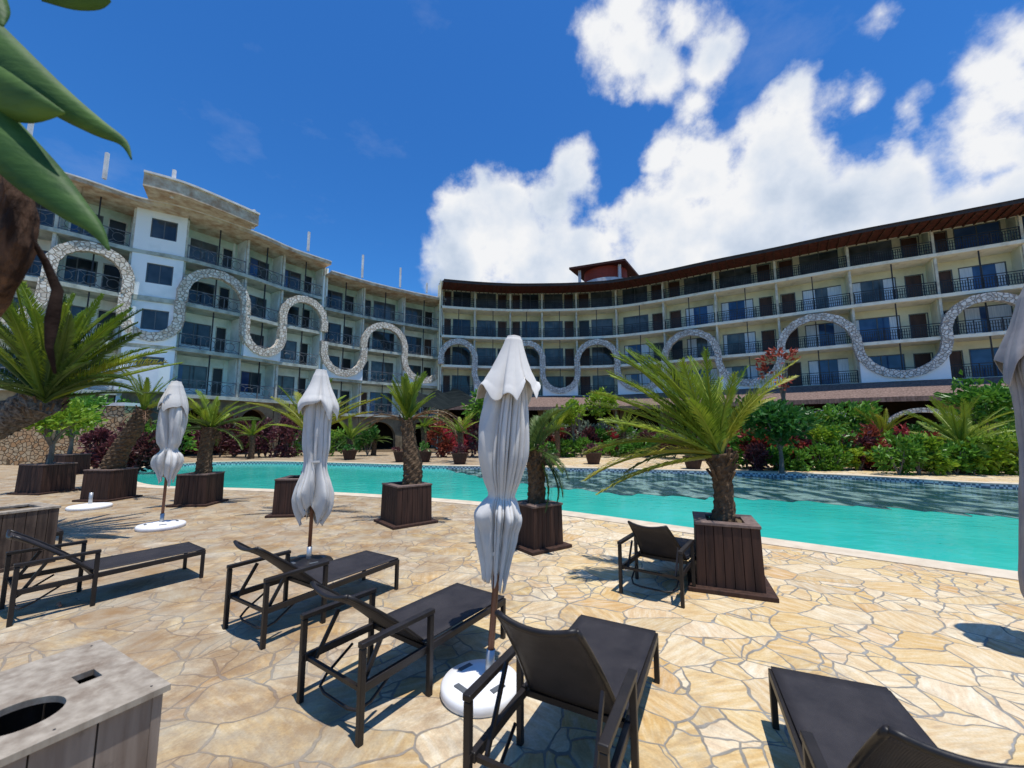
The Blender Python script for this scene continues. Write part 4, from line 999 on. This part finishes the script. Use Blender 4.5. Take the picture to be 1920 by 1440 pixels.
# centre bed
for px in range(1035, 1250, 30): rowsS.append((px+rn.uniform(-6,6), 26.5, 0.75, 1.05, 'lf_green', 'low'))
for px in range(1020, 1240, 27): rowsS.append((px+rn.uniform(-6,6), 28.5, 0.7, 1.75+rn.uniform(-.1,.15), rn.choice(['lf_red','lf_red','lf_green','lf_purple']), 'middle'))
for px in range(1030, 1180, 36): rowsS.append((px+rn.uniform(-6,6), 30.0, 0.9, 2.2, 'lf_pale', 'rear'))
for px in range(1210, 1400, 30): rowsS.append((px+rn.uniform(-6,6), 27-(px-1210)*0.03, 0.75, 1.5+rn.uniform(-.2,.3), rn.choice(['lf_red','lf_green','lf_lime','lf_purple']), 'middle'))
# right bed
for px in range(1385, 1640, 42): rowsS.append((px+rn.uniform(-8,8), 21.5, 1.1, 2.5+rn.uniform(-.3,.3), 'lf_dark' if rn.random() < 0.55 else 'lf_green', 'tall'))
for px in range(1400, 1900, 30): rowsS.append((px+rn.uniform(-8,8), 18.6-(px-1400)*0.003, 0.7, 1.55+rn.uniform(-.2,.3), rn.choice(['lf_red','lf_red','lf_green','lf_purple','lf_lime']), 'middle'))
for px in range(1420, 1680, 38): rowsS.append((px+rn.uniform(-8,8), 17.6, 0.55, 0.95, rn.choice(['lf_lime','lf_green','lf_purple']), 'front'))
for px in range(1690, 1930, 34): rowsS.append((px+rn.uniform(-6,6), 15.9, 0.7, 1.35+rn.uniform(-.1,.15), rn.choice(['lf_lime','lf_lime','lf_green']), 'front'))
for px in range(1840, 2000, 45): rowsS.append((px, 19.5, 1.2, 2.7, 'lf_green', 'tall'))
for px in range(1680, 1860, 50): rowsS.append((px, 20.5, 0.9, 2.0, 'lf_dark', 'rear'))
# left beds
for px in range(385, 560, 26): rowsS.append((px+rn.uniform(-5,5), 26.5, 0.85, 2.25+rn.uniform(-.4,.5), 'lf_purple', 'rear'))
for px in range(250, 330, 26): rowsS.append((px, 22, 0.8, 2.2, 'lf_green', 'tall'))
for px in range(175, 290, 28): rowsS.append((px+rn.uniform(-5,5), 17.9, 0.55, 1.5+rn.uniform(-.3,.4), 'lf_purple', 'front'))
for px in range(560, 700, 32): rowsS.append((px+rn.uniform(-5,5), 28, 0.8, 1.6+rn.uniform(-.3,.4), rn.choice(['lf_green','lf_dark','lf_purple']), 'rear'))
for px in range(830, 960, 28): rowsS.append((px+rn.uniform(-5,5), 26.5, 0.8, 1.9+rn.uniform(-.3,.5), rn.choice(['lf_dark','lf_purple','lf_green','lf_red']), 'rear'))
for px in range(60, 250, 42): rowsS.append((px, 22.6, 0.8, 3.35, 'lf_lime' if px % 2 else 'lf_green', 'terrace'))
prev = {}
def where(px):
    for lim, s in ((150,'behind the left edge planters'),(245,'by the coral rag wall'),(330,'behind the third closed umbrella'),(480,'behind the left end of the pool'),(560,'left of the golden palm'),(700,'right of the golden palm'),(960,'left of the nearest umbrella'),(1100,'right of the nearest umbrella'),(1250,'left of the wide green palm'),(1400,'behind the wide green palm'),(1520,'right of the wide green palm crown'),(1640,'left of the yellowing palm'),(1760,'left of the spreading palm'),(1850,'around the spreading palm'),(9999,'beside the right edge umbrella')):
        if px < lim: return s
seen = {}
for (px, Y, rx, h, m, rowname) in rowsS:
    k = (CN[m], rowname, where(px)); seen.setdefault(k, []).append((px, Y, rx, h, m))
ordw = ['leftmost','second','third','fourth','fifth','sixth','seventh']
for k, lst in seen.items():
    lst.sort()
    for j, (px, Y, rx, h, m) in enumerate(lst):
        if len(lst) == 1: lab = '%s shrub in the %s row %s' % (k[0], k[1], k[2])
        elif j == len(lst)-1: lab = 'rightmost %s shrub in the %s row %s' % k
        elif j == 0: lab = 'leftmost %s shrub in the %s row %s' % k
        else: lab = '%s from left %s shrub in the %s row %s' % (ordw[j], *k)
        lab = lab.replace('from left ', '')
        sh(px, Y, rx, h, m, lab)

# small leafy trees
def tree(px, Y, stemh, rx, h, m, label, n=1300, size=0.3, seed=0):
    return shrub('leafy_tree', gx(px,Y), rx, rx, h, m, label, 'tree', n=n, size=size, seed=seed, group='small trees in the far garden', stemh=stemh)
tree(1466,16.3,1.2,1.2,2.75,'lf_dark','grey trunked frangipani tree right of the wide green palm, leafy dark crown',1500,0.3,5)
tree(905,26.5,2.0,1.1,4.4,'lf_green','bright green small tree left of the nearest umbrella hood',900,0.34,6)
tree(1128,29,2.8,0.95,4.6,'lf_lime','round lime green tree crown against the thatch edge',800,0.3,7)
tree(1075,27,2.0,1.0,3.6,'lf_lime','pale lime tree right of the nearest umbrella',700,0.3,8)
tree(1590,20.6,1.3,1.5,3.1,'lf_green','mid green tree overlapping the thatch left of the yellowing palm',1200,0.3,9)
tree(1862,18.2,1.7,1.3,3.9,'lf_green','tall green tree beside the right edge umbrella overlapping the thatch',1300,0.34,10)
tree(1420,22.4,1.4,1.4,3.3,'lf_dark','dark green tree directly right of the golden frond tips',1100,0.32,11)

tree(1478,24.0,4.3,1.0,6.6,'lf_red','tall thin copper leaved tree rising in front of the thatch and balconies',170,0.34,13)
# foreground broad leaved plant, upper left (close to the camera)
fg = empty('broadleaf_plant', gx(-60,1.05), 0, 'close broad leaved plant with a brown stem hanging into the upper left corner', 'plant')
off = Vector(fg.location)
def W(px, py, Y): return apt(px, py, Y)-off
def stem_(pts, radii): 
    o, _ = trunk_mesh(pts, radii, MT['x'], fg, 77, 0.10); return o
MT['x'] = mat('brown_stem', (0.15,0.085,0.055), 0.95, 0.15, col2=(0.025,0.014,0.010), scale=7, bump=1.0, bscale=22, ramp=(0.38,0.62), stretch=(2.5,2.5,0.7))
so_ = stem_([W(-120,1500,1.0), W(-110,900,1.0), W(-70,640,0.98), W(8,500,0.95), W(34,420,0.95), W(20,330,0.95), W(-30,240,0.95), W(-60,100,0.95)], [0.05,0.05,0.048,0.043,0.040,0.034,0.024,0.016])
so_.name = 'stem'
s2 = MB(); s2.tube([W(60,450,0.96), W(85,490,1.0), W(108,545,1.0), W(98,600,1.0), W(92,650,1.0), W(103,700,1.0)], [0.006,0.008,0.011,0.014,0.008,0.003], 10)
s2.build('hanging_branch', mat('dark_branch', (0.03,0.018,0.014), 0.95, 0.1, col2=(0.010,0.007,0.006), scale=14, bump=0.6), fg, smooth=True)
def blade(pts_mid, widths, m='gleaf', Ys=None, th=0.0012):
    rows = []; n = len(pts_mid)
    for i, (px, py, Y) in enumerate(pts_mid):
        p = W(px, py, Y); a = W(*pts_mid[max(i-1,0)]); b = W(*pts_mid[min(i+1,n-1)]); d = (b-a).normalized()
        view = (p+off-Vector((0,0,CH))).normalized(); s = d.cross(view).normalized()
        w = widths[i]; rows.append([p+s*w*f+view*(0.55*w*abs(f)) for f in (-1,-0.5,0,0.5,1)])
    # refine along the blade
    fine = []
    cols = [refine([r[j] for r in rows], 4) for j in range(5)]
    for i in range(len(cols[0])): fine.append([cols[j][i] for j in range(5)])
    mb = MB(); mb.grid(fine); o = mb.build('leaf', MT[m], fg, smooth=True); md = o.modifiers.new('thick','SOLIDIFY'); md.thickness = th
    return o
blade([(-70,30,0.85),(20,115,0.85),(110,190,0.86),(185,240,0.87),(232,268,0.88),(247,300,0.88)], [0.05,0.045,0.034,0.020,0.009,0.001])
blade([(-80,150,0.8),(-10,170,0.8),(60,198,0.8),(122,212,0.81)], [0.06,0.055,0.036,0.002])
blade([(-60,200,0.80),(10,270,0.80),(75,335,0.81),(140,395,0.82),(180,430,0.83),(205,470,0.84)], [0.055,0.05,0.045,0.028,0.014,0.002])
blade([(70,-30,0.8),(130,-12,0.8),(180,-4,0.8),(208,2,0.8)], [0.03,0.028,0.020,0.002])
blade([(-20,-20,0.7),(-2,20,0.7),(4,50,0.7)], [0.02,0.015,0.002])

# ------------------------------------------------------------------ weathered box, bottom left
ob = empty('wooden_box', (-1.74,1.68,0), 0, 'weathered grey wooden box with two holes in its lid, bottom left corner', 'box')
P3_ = [Vector((-1.90,1.98,0)), Vector((-1.32,1.66,0)), Vector((-1.60,1.10,0)), Vector((-2.18,1.42,0))]
ctr = sum(P3_, Vector())/4; ob.location = ctr; ang = math.atan2((P3_[1]-P3_[0]).y, (P3_[1]-P3_[0]).x); ob.rotation_euler = (0,0,ang)
wx = (P3_[1]-P3_[0]).length/2; wy = (P3_[2]-P3_[1]).length/2
b = MB(); H = 0.70
for side in range(4):
    hw, hd = (wx, wy) if side % 2 == 0 else (wy, wx); rot = Matrix.Rotation(side*math.pi/2, 4, 'Z')
    xs = [-hw, -hw*0.5, -hw*0.08, hw*0.42, hw]
    for i in range(4):
        j = random.uniform(0,0.006)
        b.box(xs[i]+0.003, xs[i+1]-0.003, -hd+0.008-j, -hd+0.035, 0, H-0.022-random.uniform(0,0.004), rot)
b.build('plank_sides', MT['oldwood'], ob)
# lid with a round and a rectangular hole
bm = bmesh.new()
hole_c = ob.matrix_basis.inverted() @ gpt(38,1342,0.7); hole_c.z = 0
rect_c = ob.matrix_basis.inverted() @ gpt(163,1268,0.7); rect_c.z = 0
def lid(z):
    outer_ = [Vector((-wx-0.012,-wy-0.012,z)), Vector((wx+0.012,-wy-0.012,z)), Vector((wx+0.012,wy+0.012,z)), Vector((-wx-0.012,wy+0.012,z))]
    circ = [Vector((hole_c.x+0.105*math.cos(a), hole_c.y+0.105*math.sin(a), z)) for a in [2*math.pi*k/40 for k in range(40)]]
    rc = [Vector((rect_c.x+sx*0.045, rect_c.y+sy*0.032, z)) for sx, sy in ((-1,-1),(1,-1),(1,1),(-1,1))]
    return outer_, circ, rc
ed = []
for lp in lid(H): ed += loop_edges(bm, lp)
bmesh.ops.triangle_fill(bm, use_beauty=True, use_dissolve=False, edges=ed)
bad = [f for f in bm.faces if ((f.calc_center_median().xy-hole_c.xy).length < 0.098) or (abs(f.calc_center_median().x-rect_c.x) < 0.043 and abs(f.calc_center_median().y-rect_c.y) < 0.030)]
bmesh.ops.delete(bm, geom=bad, context='FACES_ONLY')
ret = bmesh.ops.extrude_face_region(bm, geom=list(bm.faces))
for v in [g for g in ret['geom'] if isinstance(g, bmesh.types.BMVert)]: v.co.z -= 0.022
bmesh.ops.recalc_face_normals(bm, faces=bm.faces)
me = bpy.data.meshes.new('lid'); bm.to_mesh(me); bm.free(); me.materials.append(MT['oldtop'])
lo = bpy.data.objects.new('lid', me); COL.objects.link(lo); lo.parent = ob
for k_, yy in enumerate((-wy*0.36, wy*0.34)):
    r = MB(); r.box(-wx-0.008, wx+0.008, yy-0.0012, yy+0.0012, H+0.0004, H+0.0012)
    if abs(yy-hole_c.y) > 0.11 and abs(yy-rect_c.y) > 0.04: r.build('plank_seam', MT['doordark'], lo)
for qx, qy in ((-0.9,-0.9),(0.9,-0.9),(0.9,0.9),(-0.9,0.9),(0.2,-0.92),(0.92,0.1)):
    r = MB(); r.tube([(wx*qx,wy*qy,H-0.001),(wx*qx,wy*qy,H+0.0012)], 0.004, 10); r.build('nail_head', MT['doordark'], lo)
r = MB(); r.box(-wx+0.05, wx-0.05, -wy+0.05, wy-0.05, 0.05, 0.32); r.build('inner_shade_block', MT['doordark'], ob)  # near-black block added to stand in for shade inside the empty box

# ------------------------------------------------------------------ umbrellas
def cloth(prof, seed, pleats, amp, z_jag=0.0, nseg=200, fine=1.0, wings=0.0):
    """hanging pleated cloth; prof: list of (z, radius, fold depth)"""
    rnd = random.Random(seed); ph = [rnd.uniform(0,6.28) for _ in range(8)]
    K = 56; rows = []
    for k in range(K+1):
        t = k/K*(len(prof)-1); i = min(int(t), len(prof)-2); f0 = t-i
        def cr(q): 
            a_, b_, c_, d_ = (prof[max(i-1,0)][q], prof[i][q], prof[i+1][q], prof[min(i+2,len(prof)-1)][q])
            return 0.5*(2*b_+(c_-a_)*f0+(2*a_-5*b_+4*c_-d_)*f0*f0+(3*b_-a_-3*c_+d_)*f0**3)
        z = prof[i][0]+(prof[i+1][0]-prof[i][0])*f0; rr = cr(1); am = max(0.0, cr(2))
        kk = k/K; row = []
        for j in range(nseg):
            a = 2*math.pi*j/nseg
            wa = a+0.30*math.sin(a*2+ph[0])+0.16*math.sin(a*3+ph[1])+0.05*math.sin(z*5+ph[2])
            q = (wa*pleats/(2*math.pi)+ph[3]) % 1.0; tri = 1-abs(q-0.5)*2           # 1 on the ridge, 0 in the fold
            q2 = (wa*pleats*2.37/(2*math.pi)+ph[4]+0.25*math.sin(z*3+ph[5])) % 1.0; tri2 = 1-abs(q2-0.5)*2
            fold = 0.26-1.05*math.exp(-(tri/(0.20+0.10*math.sin(a*2+ph[6])))**2)*(0.6+0.4*math.sin(3*a+ph[7])**2)-0.38*fine*math.exp(-(tri2/0.22)**2)+0.25*(tri-0.5)
            fold += 0.38*fine*mnoise.noise(Vector((math.cos(a)*1.6, math.sin(a)*1.6, z*1.7+seed)))
            fold += 0.14*fine*mnoise.noise(Vector((math.cos(a)*6+seed, math.sin(a)*6, z*5)))
            wing = wings*max(0,kk-0.35)*(mnoise.noise(Vector((math.cos(a)*1.3+seed*3, math.sin(a)*1.3, 2.0))))
            r_ = rr*(1+amp*am*fold+wing)
            down = z_jag*kk**3*((tri-0.5)*1.0+0.9*mnoise.noise(Vector((math.cos(a)*1.4, math.sin(a)*1.4, seed*1.7))))
            row.append(Vector((r_*math.cos(a), r_*math.sin(a), z-down)))
        rows.append(row)
    mb = MB(); mb.grid(rows, closed=True); return mb
def umbrella(loc, lean, H, hood, body, seed, label, cm='canvas', base=True, s=1.0, baser=0.25, rz=0.0, basedx=(0,0), bm='basew'):
    root = empty('closed_umbrella', loc, rz, label, 'umbrella', 'closed umbrellas on the deck')
    root.rotation_euler = (lean[1], lean[0], rz)
    p = MB(); p.tube([(0,0,0.12),(0,0,H-0.06)], 0.022*s, 12); p.build('pole', MT['pole'], root, smooth=True)
    sl = MB(); sl.tube([(0,0,0.05),(0,0,0.24)], 0.030*s, 12); sl.build('sleeve', MT['steel'], root, smooth=True)
    f = MB(); f.tube([(0,0,H-0.05),(0,0,H-0.02),(0,0,H-0.005)], [0.030*s,0.030*s,0.022*s], 12); f.build('finial', MT['canvas2'], root, smooth=True)
    c = cloth(body, seed, 8, 0.62, z_jag=0.16*s, wings=0.7 if s < 1.2 else 0.2); o = c.build('canopy', MT[cm], root, smooth=True); md = o.modifiers.new('thick','SOLIDIFY'); md.thickness = 0.004
    h = cloth(hood, seed+5, 5, 0.24, z_jag=0.16*s, fine=0.35); o = h.build('hood', MT[cm], root, smooth=True); md = o.modifiers.new('thick','SOLIDIFY'); md.thickness = 0.004
    # strap round the waist
    wi = min(body[1:-1], key=lambda q: q[1]); t = MB(); t.tube([(0,0,wi[0]-0.012),(0,0,wi[0]+0.012)], wi[1]*1.02, 24, False); o = t.build('tie_strap', MT[cm], root); o.modifiers.new('thick','SOLIDIFY').thickness = 0.004
    if base:
        b = MB(); n = 48; prof = [(0.0,0.005),(0.96,0.0),(1.0,0.015),(1.0,0.05),(0.95,0.068),(0.6,0.085),(0.22,0.10),(0.14,0.10)]
        rows = [[Vector((basedx[0]+baser*q*math.cos(2*math.pi*k/n), basedx[1]+baser*q*math.sin(2*math.pi*k/n), z)) for k in range(n)] for q, z in prof[1:]]
        b.grid(rows, closed=True); b.add(rows[0], [tuple(range(n-1,-1,-1))]); b.add(rows[-1], [tuple(range(n))])
        bo = b.build('base', MT[bm], root, smooth=True); bo.rotation_euler = (-lean[1], -lean[0], 0)
        for k in range(4):
            a = math.pi/4+k*math.pi/2; g = MB(); m4 = Matrix.Translation((basedx[0]+baser*0.62*math.cos(a), basedx[1]+baser*0.62*math.sin(a), 0)) @ Matrix.Rotation(a+math.pi/2,4,'Z')
            g.box(-0.05,0.05,-0.018,0.018,0.070,0.0885,m4); go = g.build('grip_slot', MT['frame'], bo)
    return root
umbrella((-0.155,2.83,0), (R(4.2),0), 2.34,
    [(2.325,0.045,0.05),(2.30,0.058,0.1),(2.18,0.098,0.35),(2.06,0.145,0.6),(1.96,0.188,0.85),(1.90,0.215,0.95)],
    [(2.14,0.05,0.3),(1.95,0.12,0.8),(1.72,0.152,0.85),(1.50,0.150,0.9),(1.32,0.115,0.7),(1.22,0.088,0.4),(1.18,0.108,1.0),(1.11,0.128,1.7),(1.02,0.108,1.9),(0.96,0.104,1.7),(0.86,0.086,1.4),(0.72,0.064,1.2)], 11,
    'closed pale umbrella nearest the camera, tied at the waist, leaning right', baser=0.255, basedx=(-0.045,-0.03))
umbrella((-2.50,5.20,0), (R(0.6),0), 2.45,
    [(2.44,0.06,0.1),(2.36,0.085,0.5),(2.22,0.125,0.8),(2.08,0.185,1.0),(1.98,0.225,1.0),(1.90,0.215,1.1)],
    [(2.2,0.09,0.3),(1.95,0.135,0.9),(1.7,0.135,1.0),(1.45,0.13,1.0),(1.28,0.115,0.7),(1.15,0.125,0.9),(1.0,0.160,1.2),(0.86,0.178,1.3),(0.72,0.15,1.2),(0.62,0.10,1.0)], 23,
    'closed pale umbrella with a baggy skirt behind the middle loungers', baser=0.28, bm='lframe')
umbrella((-6.06,7.24,0), (R(0.5),0), 2.56,
    [(2.54,0.07,0.1),(2.46,0.10,0.5),(2.3,0.15,0.8),(2.16,0.19,1.0),(2.05,0.20,1.0)],
    [(2.3,0.10,0.3),(2.0,0.17,0.7),(1.7,0.17,0.8),(1.45,0.14,0.7),(1.33,0.11,0.4),(1.22,0.165,1.0),(1.08,0.17,1.2),(0.95,0.12,1.2),(0.82,0.09,1.0)], 37,
    'closed pale umbrella farthest left on a round white base', baser=0.34)
umbrella((4.24,3.1,0), (0,0), 2.95,
    [(2.86,0.10,0.1),(2.72,0.15,0.4),(2.5,0.21,0.7),(2.3,0.28,0.8),(2.16,0.31,0.9)],
    [(2.5,0.16,0.3),(2.2,0.24,0.5),(1.95,0.24,0.4),(1.6,0.24,0.35),(1.2,0.265,0.3),(0.8,0.30,0.25),(0.45,0.33,0.2),(0.30,0.29,0.2)], 51,
    'large grey closed umbrella cut by the right edge of the view', cm='canvas2', s=1.3, baser=0.3)
bs = gpt(168,953); root = empty('umbrella_base', bs, 0, 'empty round white umbrella base with a short steel stub near the left planters', 'umbrella base')
b = MB(); rows = [[Vector((0.36*q*math.cos(2*math.pi*k/40), 0.36*q*math.sin(2*math.pi*k/40), z)) for k in range(40)] for q, z in [(0.96,0),(1,0.015),(1,0.05),(0.95,0.068),(0.6,0.085),(0.1,0.1)]]
b.grid(rows, closed=True); b.add(rows[-1], [tuple(range(40))]); b.build('base_disc', MT['basew'], root, smooth=True)
b = MB(); b.tube([(0,0,0.09),(0,0,0.33)], 0.032, 12); b.build('stub', MT['steel'], root, smooth=True)

# ------------------------------------------------------------------ loungers
def lounger(loc, d, label, topx=-0.02, topz=0.73, bedl=1.36):
    rz = math.atan2(d[1], d[0])
    root = empty('sun_lounger', (loc[0], loc[1], 0), rz, label, 'sun lounger', 'dark sling sun loungers on the deck')
    fm = MT['lframe']; w = 0.30; bw = 0.262; bh = 0.30; px0 = 0.50
    def leg(a, b, t=0.033):
        m = MB(); m.beam(a, b, t); m.build('leg', fm, root, bevel=0.004)
    for s in (-1, 1):
        y = s*w
        leg((0,y,0),(0,y,0.482)); leg((0.50,y,0),(0.50,y,0.482)); leg((bedl-0.02,s*bw,0),(bedl-0.02,s*bw,bh-0.02))
        m = MB(); m.beam((-0.02,y,0.50),(0.52,y,0.50),0.042,0.030,(0,0,1)); m.build('armrest', fm, root, bevel=0.005)
        m = MB(); m.beam((0.0,y*0.93,0.262),(bedl,s*bw,bh-0.02),0.030,0.045); m.build('side_rail', fm, root, bevel=0.004)
        m = MB(); m.beam((0,y*0.97,0.262),(0.0,y*0.93,0.262),0.03)
        m.beam((0.5,y,0.285),(0.5,s*bw,0.285),0.028); m.build('bracket', fm, root)
        m = MB(); m.beam((0.05,s*0.235,0.25),(topx*0.45+px0*0.40,s*0.235,topz*0.50+bh*0.42),0.014,0.026); m.build('backrest_strut', fm, root)
    for (cx_, cw_, cz_, ct_) in ((bedl-0.015,bw,bh-0.02,0.034),(0.02,w*0.92,0.255,0.022),(px0,bw,bh-0.03,0.03)):
        m = MB(); m.beam((cx_,-cw_,cz_),(cx_,cw_,cz_),ct_); m.build('cross_bar', fm, root)
    # U shaped adjusting bar below the backrest
    pts = [(0.30,-0.225,0.24),(0.12,-0.225,0.13),(0.06,-0.19,0.10),(0.045,-0.12,0.092),(0.045,0.12,0.092),(0.06,0.19,0.10),(0.12,0.225,0.13),(0.30,0.225,0.24)]
    m = MB(); m.tube(pts, 0.009, 8); m.build('adjusting_bar', fm, root, smooth=True)
    # bed sling
    rows = []; n = 14
    for i in range(n+1):
        x = px0-0.02+(bedl-px0+0.02)*i/n; row = []
        for j in range(9):
            f = -1+2*j/8; sag = 0.022*(1-f*f)*(math.sin(math.pi*i/n)**0.5 if 0 < i < n else 0); row.append(Vector((x, f*bw, bh+0.006-sag)))
        rows.append(row)
    m = MB(); m.grid(rows); o = m.build('bed_sling', MT['fabric'], root, smooth=True); o.modifiers.new('thick','SOLIDIFY').thickness = 0.008
    # backrest: tapered sling with curved top between side tubes
    a = Vector((px0,0,bh)); b = Vector((topx,0,topz)); dd = (b-a); nn = Vector((-dd.z,0,dd.x)).normalized()
    if nn.x > 0: pass
    rows = []; n = 12; tw, bt = 0.185, 0.235
    def curve(t):  # gentle S: leans back more near the top
        return a+dd*t+Vector((-1,0,-0.6)).normalized()*(0.012*math.sin(math.pi*t)*-1.0)+Vector((-0.010*t**4,0,0))
    for i in range(n+1):
        t = i/n; c = curve(t); wd = bt+(tw-bt)*t; row = []
        for j in range(11):
            f = -1+2*j/10; sag = (0.016*(0.35+0.65*t))*(1-f*f); topc = 0.022*(1-f*f)*(t**6)
            row.append(Vector((c.x-sag, f*wd, c.z-topc-sag*0.6)))
        rows.append(row)
    m = MB(); m.grid(rows); o = m.build('backrest', MT['fabric'], root, smooth=True); o.modifiers.new('thick','SOLIDIFY').thickness = 0.010
    m = MB()
    for s in (0, -1): m.tube([rows[i][s] for i in range(n+1)], 0.013, 8)
    m.tube(rows[-1], 0.013, 8); m.build('backrest_frame', fm, o, smooth=True)
    return root
lounger((-1.055,2.525), (0.573,0.819), 'dark sling lounger in the middle foreground directly left of the nearest umbrella')
lounger((0.075,1.78), (0.468,0.884), 'dark sling lounger seen from behind, right of the nearest umbrella base', topx=0.06, topz=0.85, bedl=1.42)
lounger((-2.16,3.47), (0.53,0.848), 'dark sling lounger below the baggy umbrella, second lounger row', bedl=1.38)
lounger((-4.53,3.84), (0.57,0.82), 'dark sling lounger at the left edge in front of the stained planter', bedl=1.40)
lounger((1.365,4.21), (0.577,0.816), 'dark sling lounger tucked beside the nearest plank planter')
lounger((1.21,1.10), (0.37,0.93), 'dark sling lounger cut off at the bottom right corner', topx=0.12, topz=0.80, bedl=1.40)
q = gpt(112,992,0.3); lounger((q.x-1.36*0.57,q.y-1.36*0.82), (0.57,0.82), 'dark sling lounger hidden behind the stained planter, only its foot showing')

# litter and small things on the deck
o = MB(); 
q = gpt(110,1137); o.tube([(q.x-0.035,q.y+0.03,0.015),(q.x+0.035,q.y-0.02,0.012)], [0.016,0.012], 8); o2 = o.build('clay_shard', mat('clay', (0.45,0.18,0.10), 0.8)); tag(o2, 'small reddish clay shard lying in the left lounger shadow', 'shard')
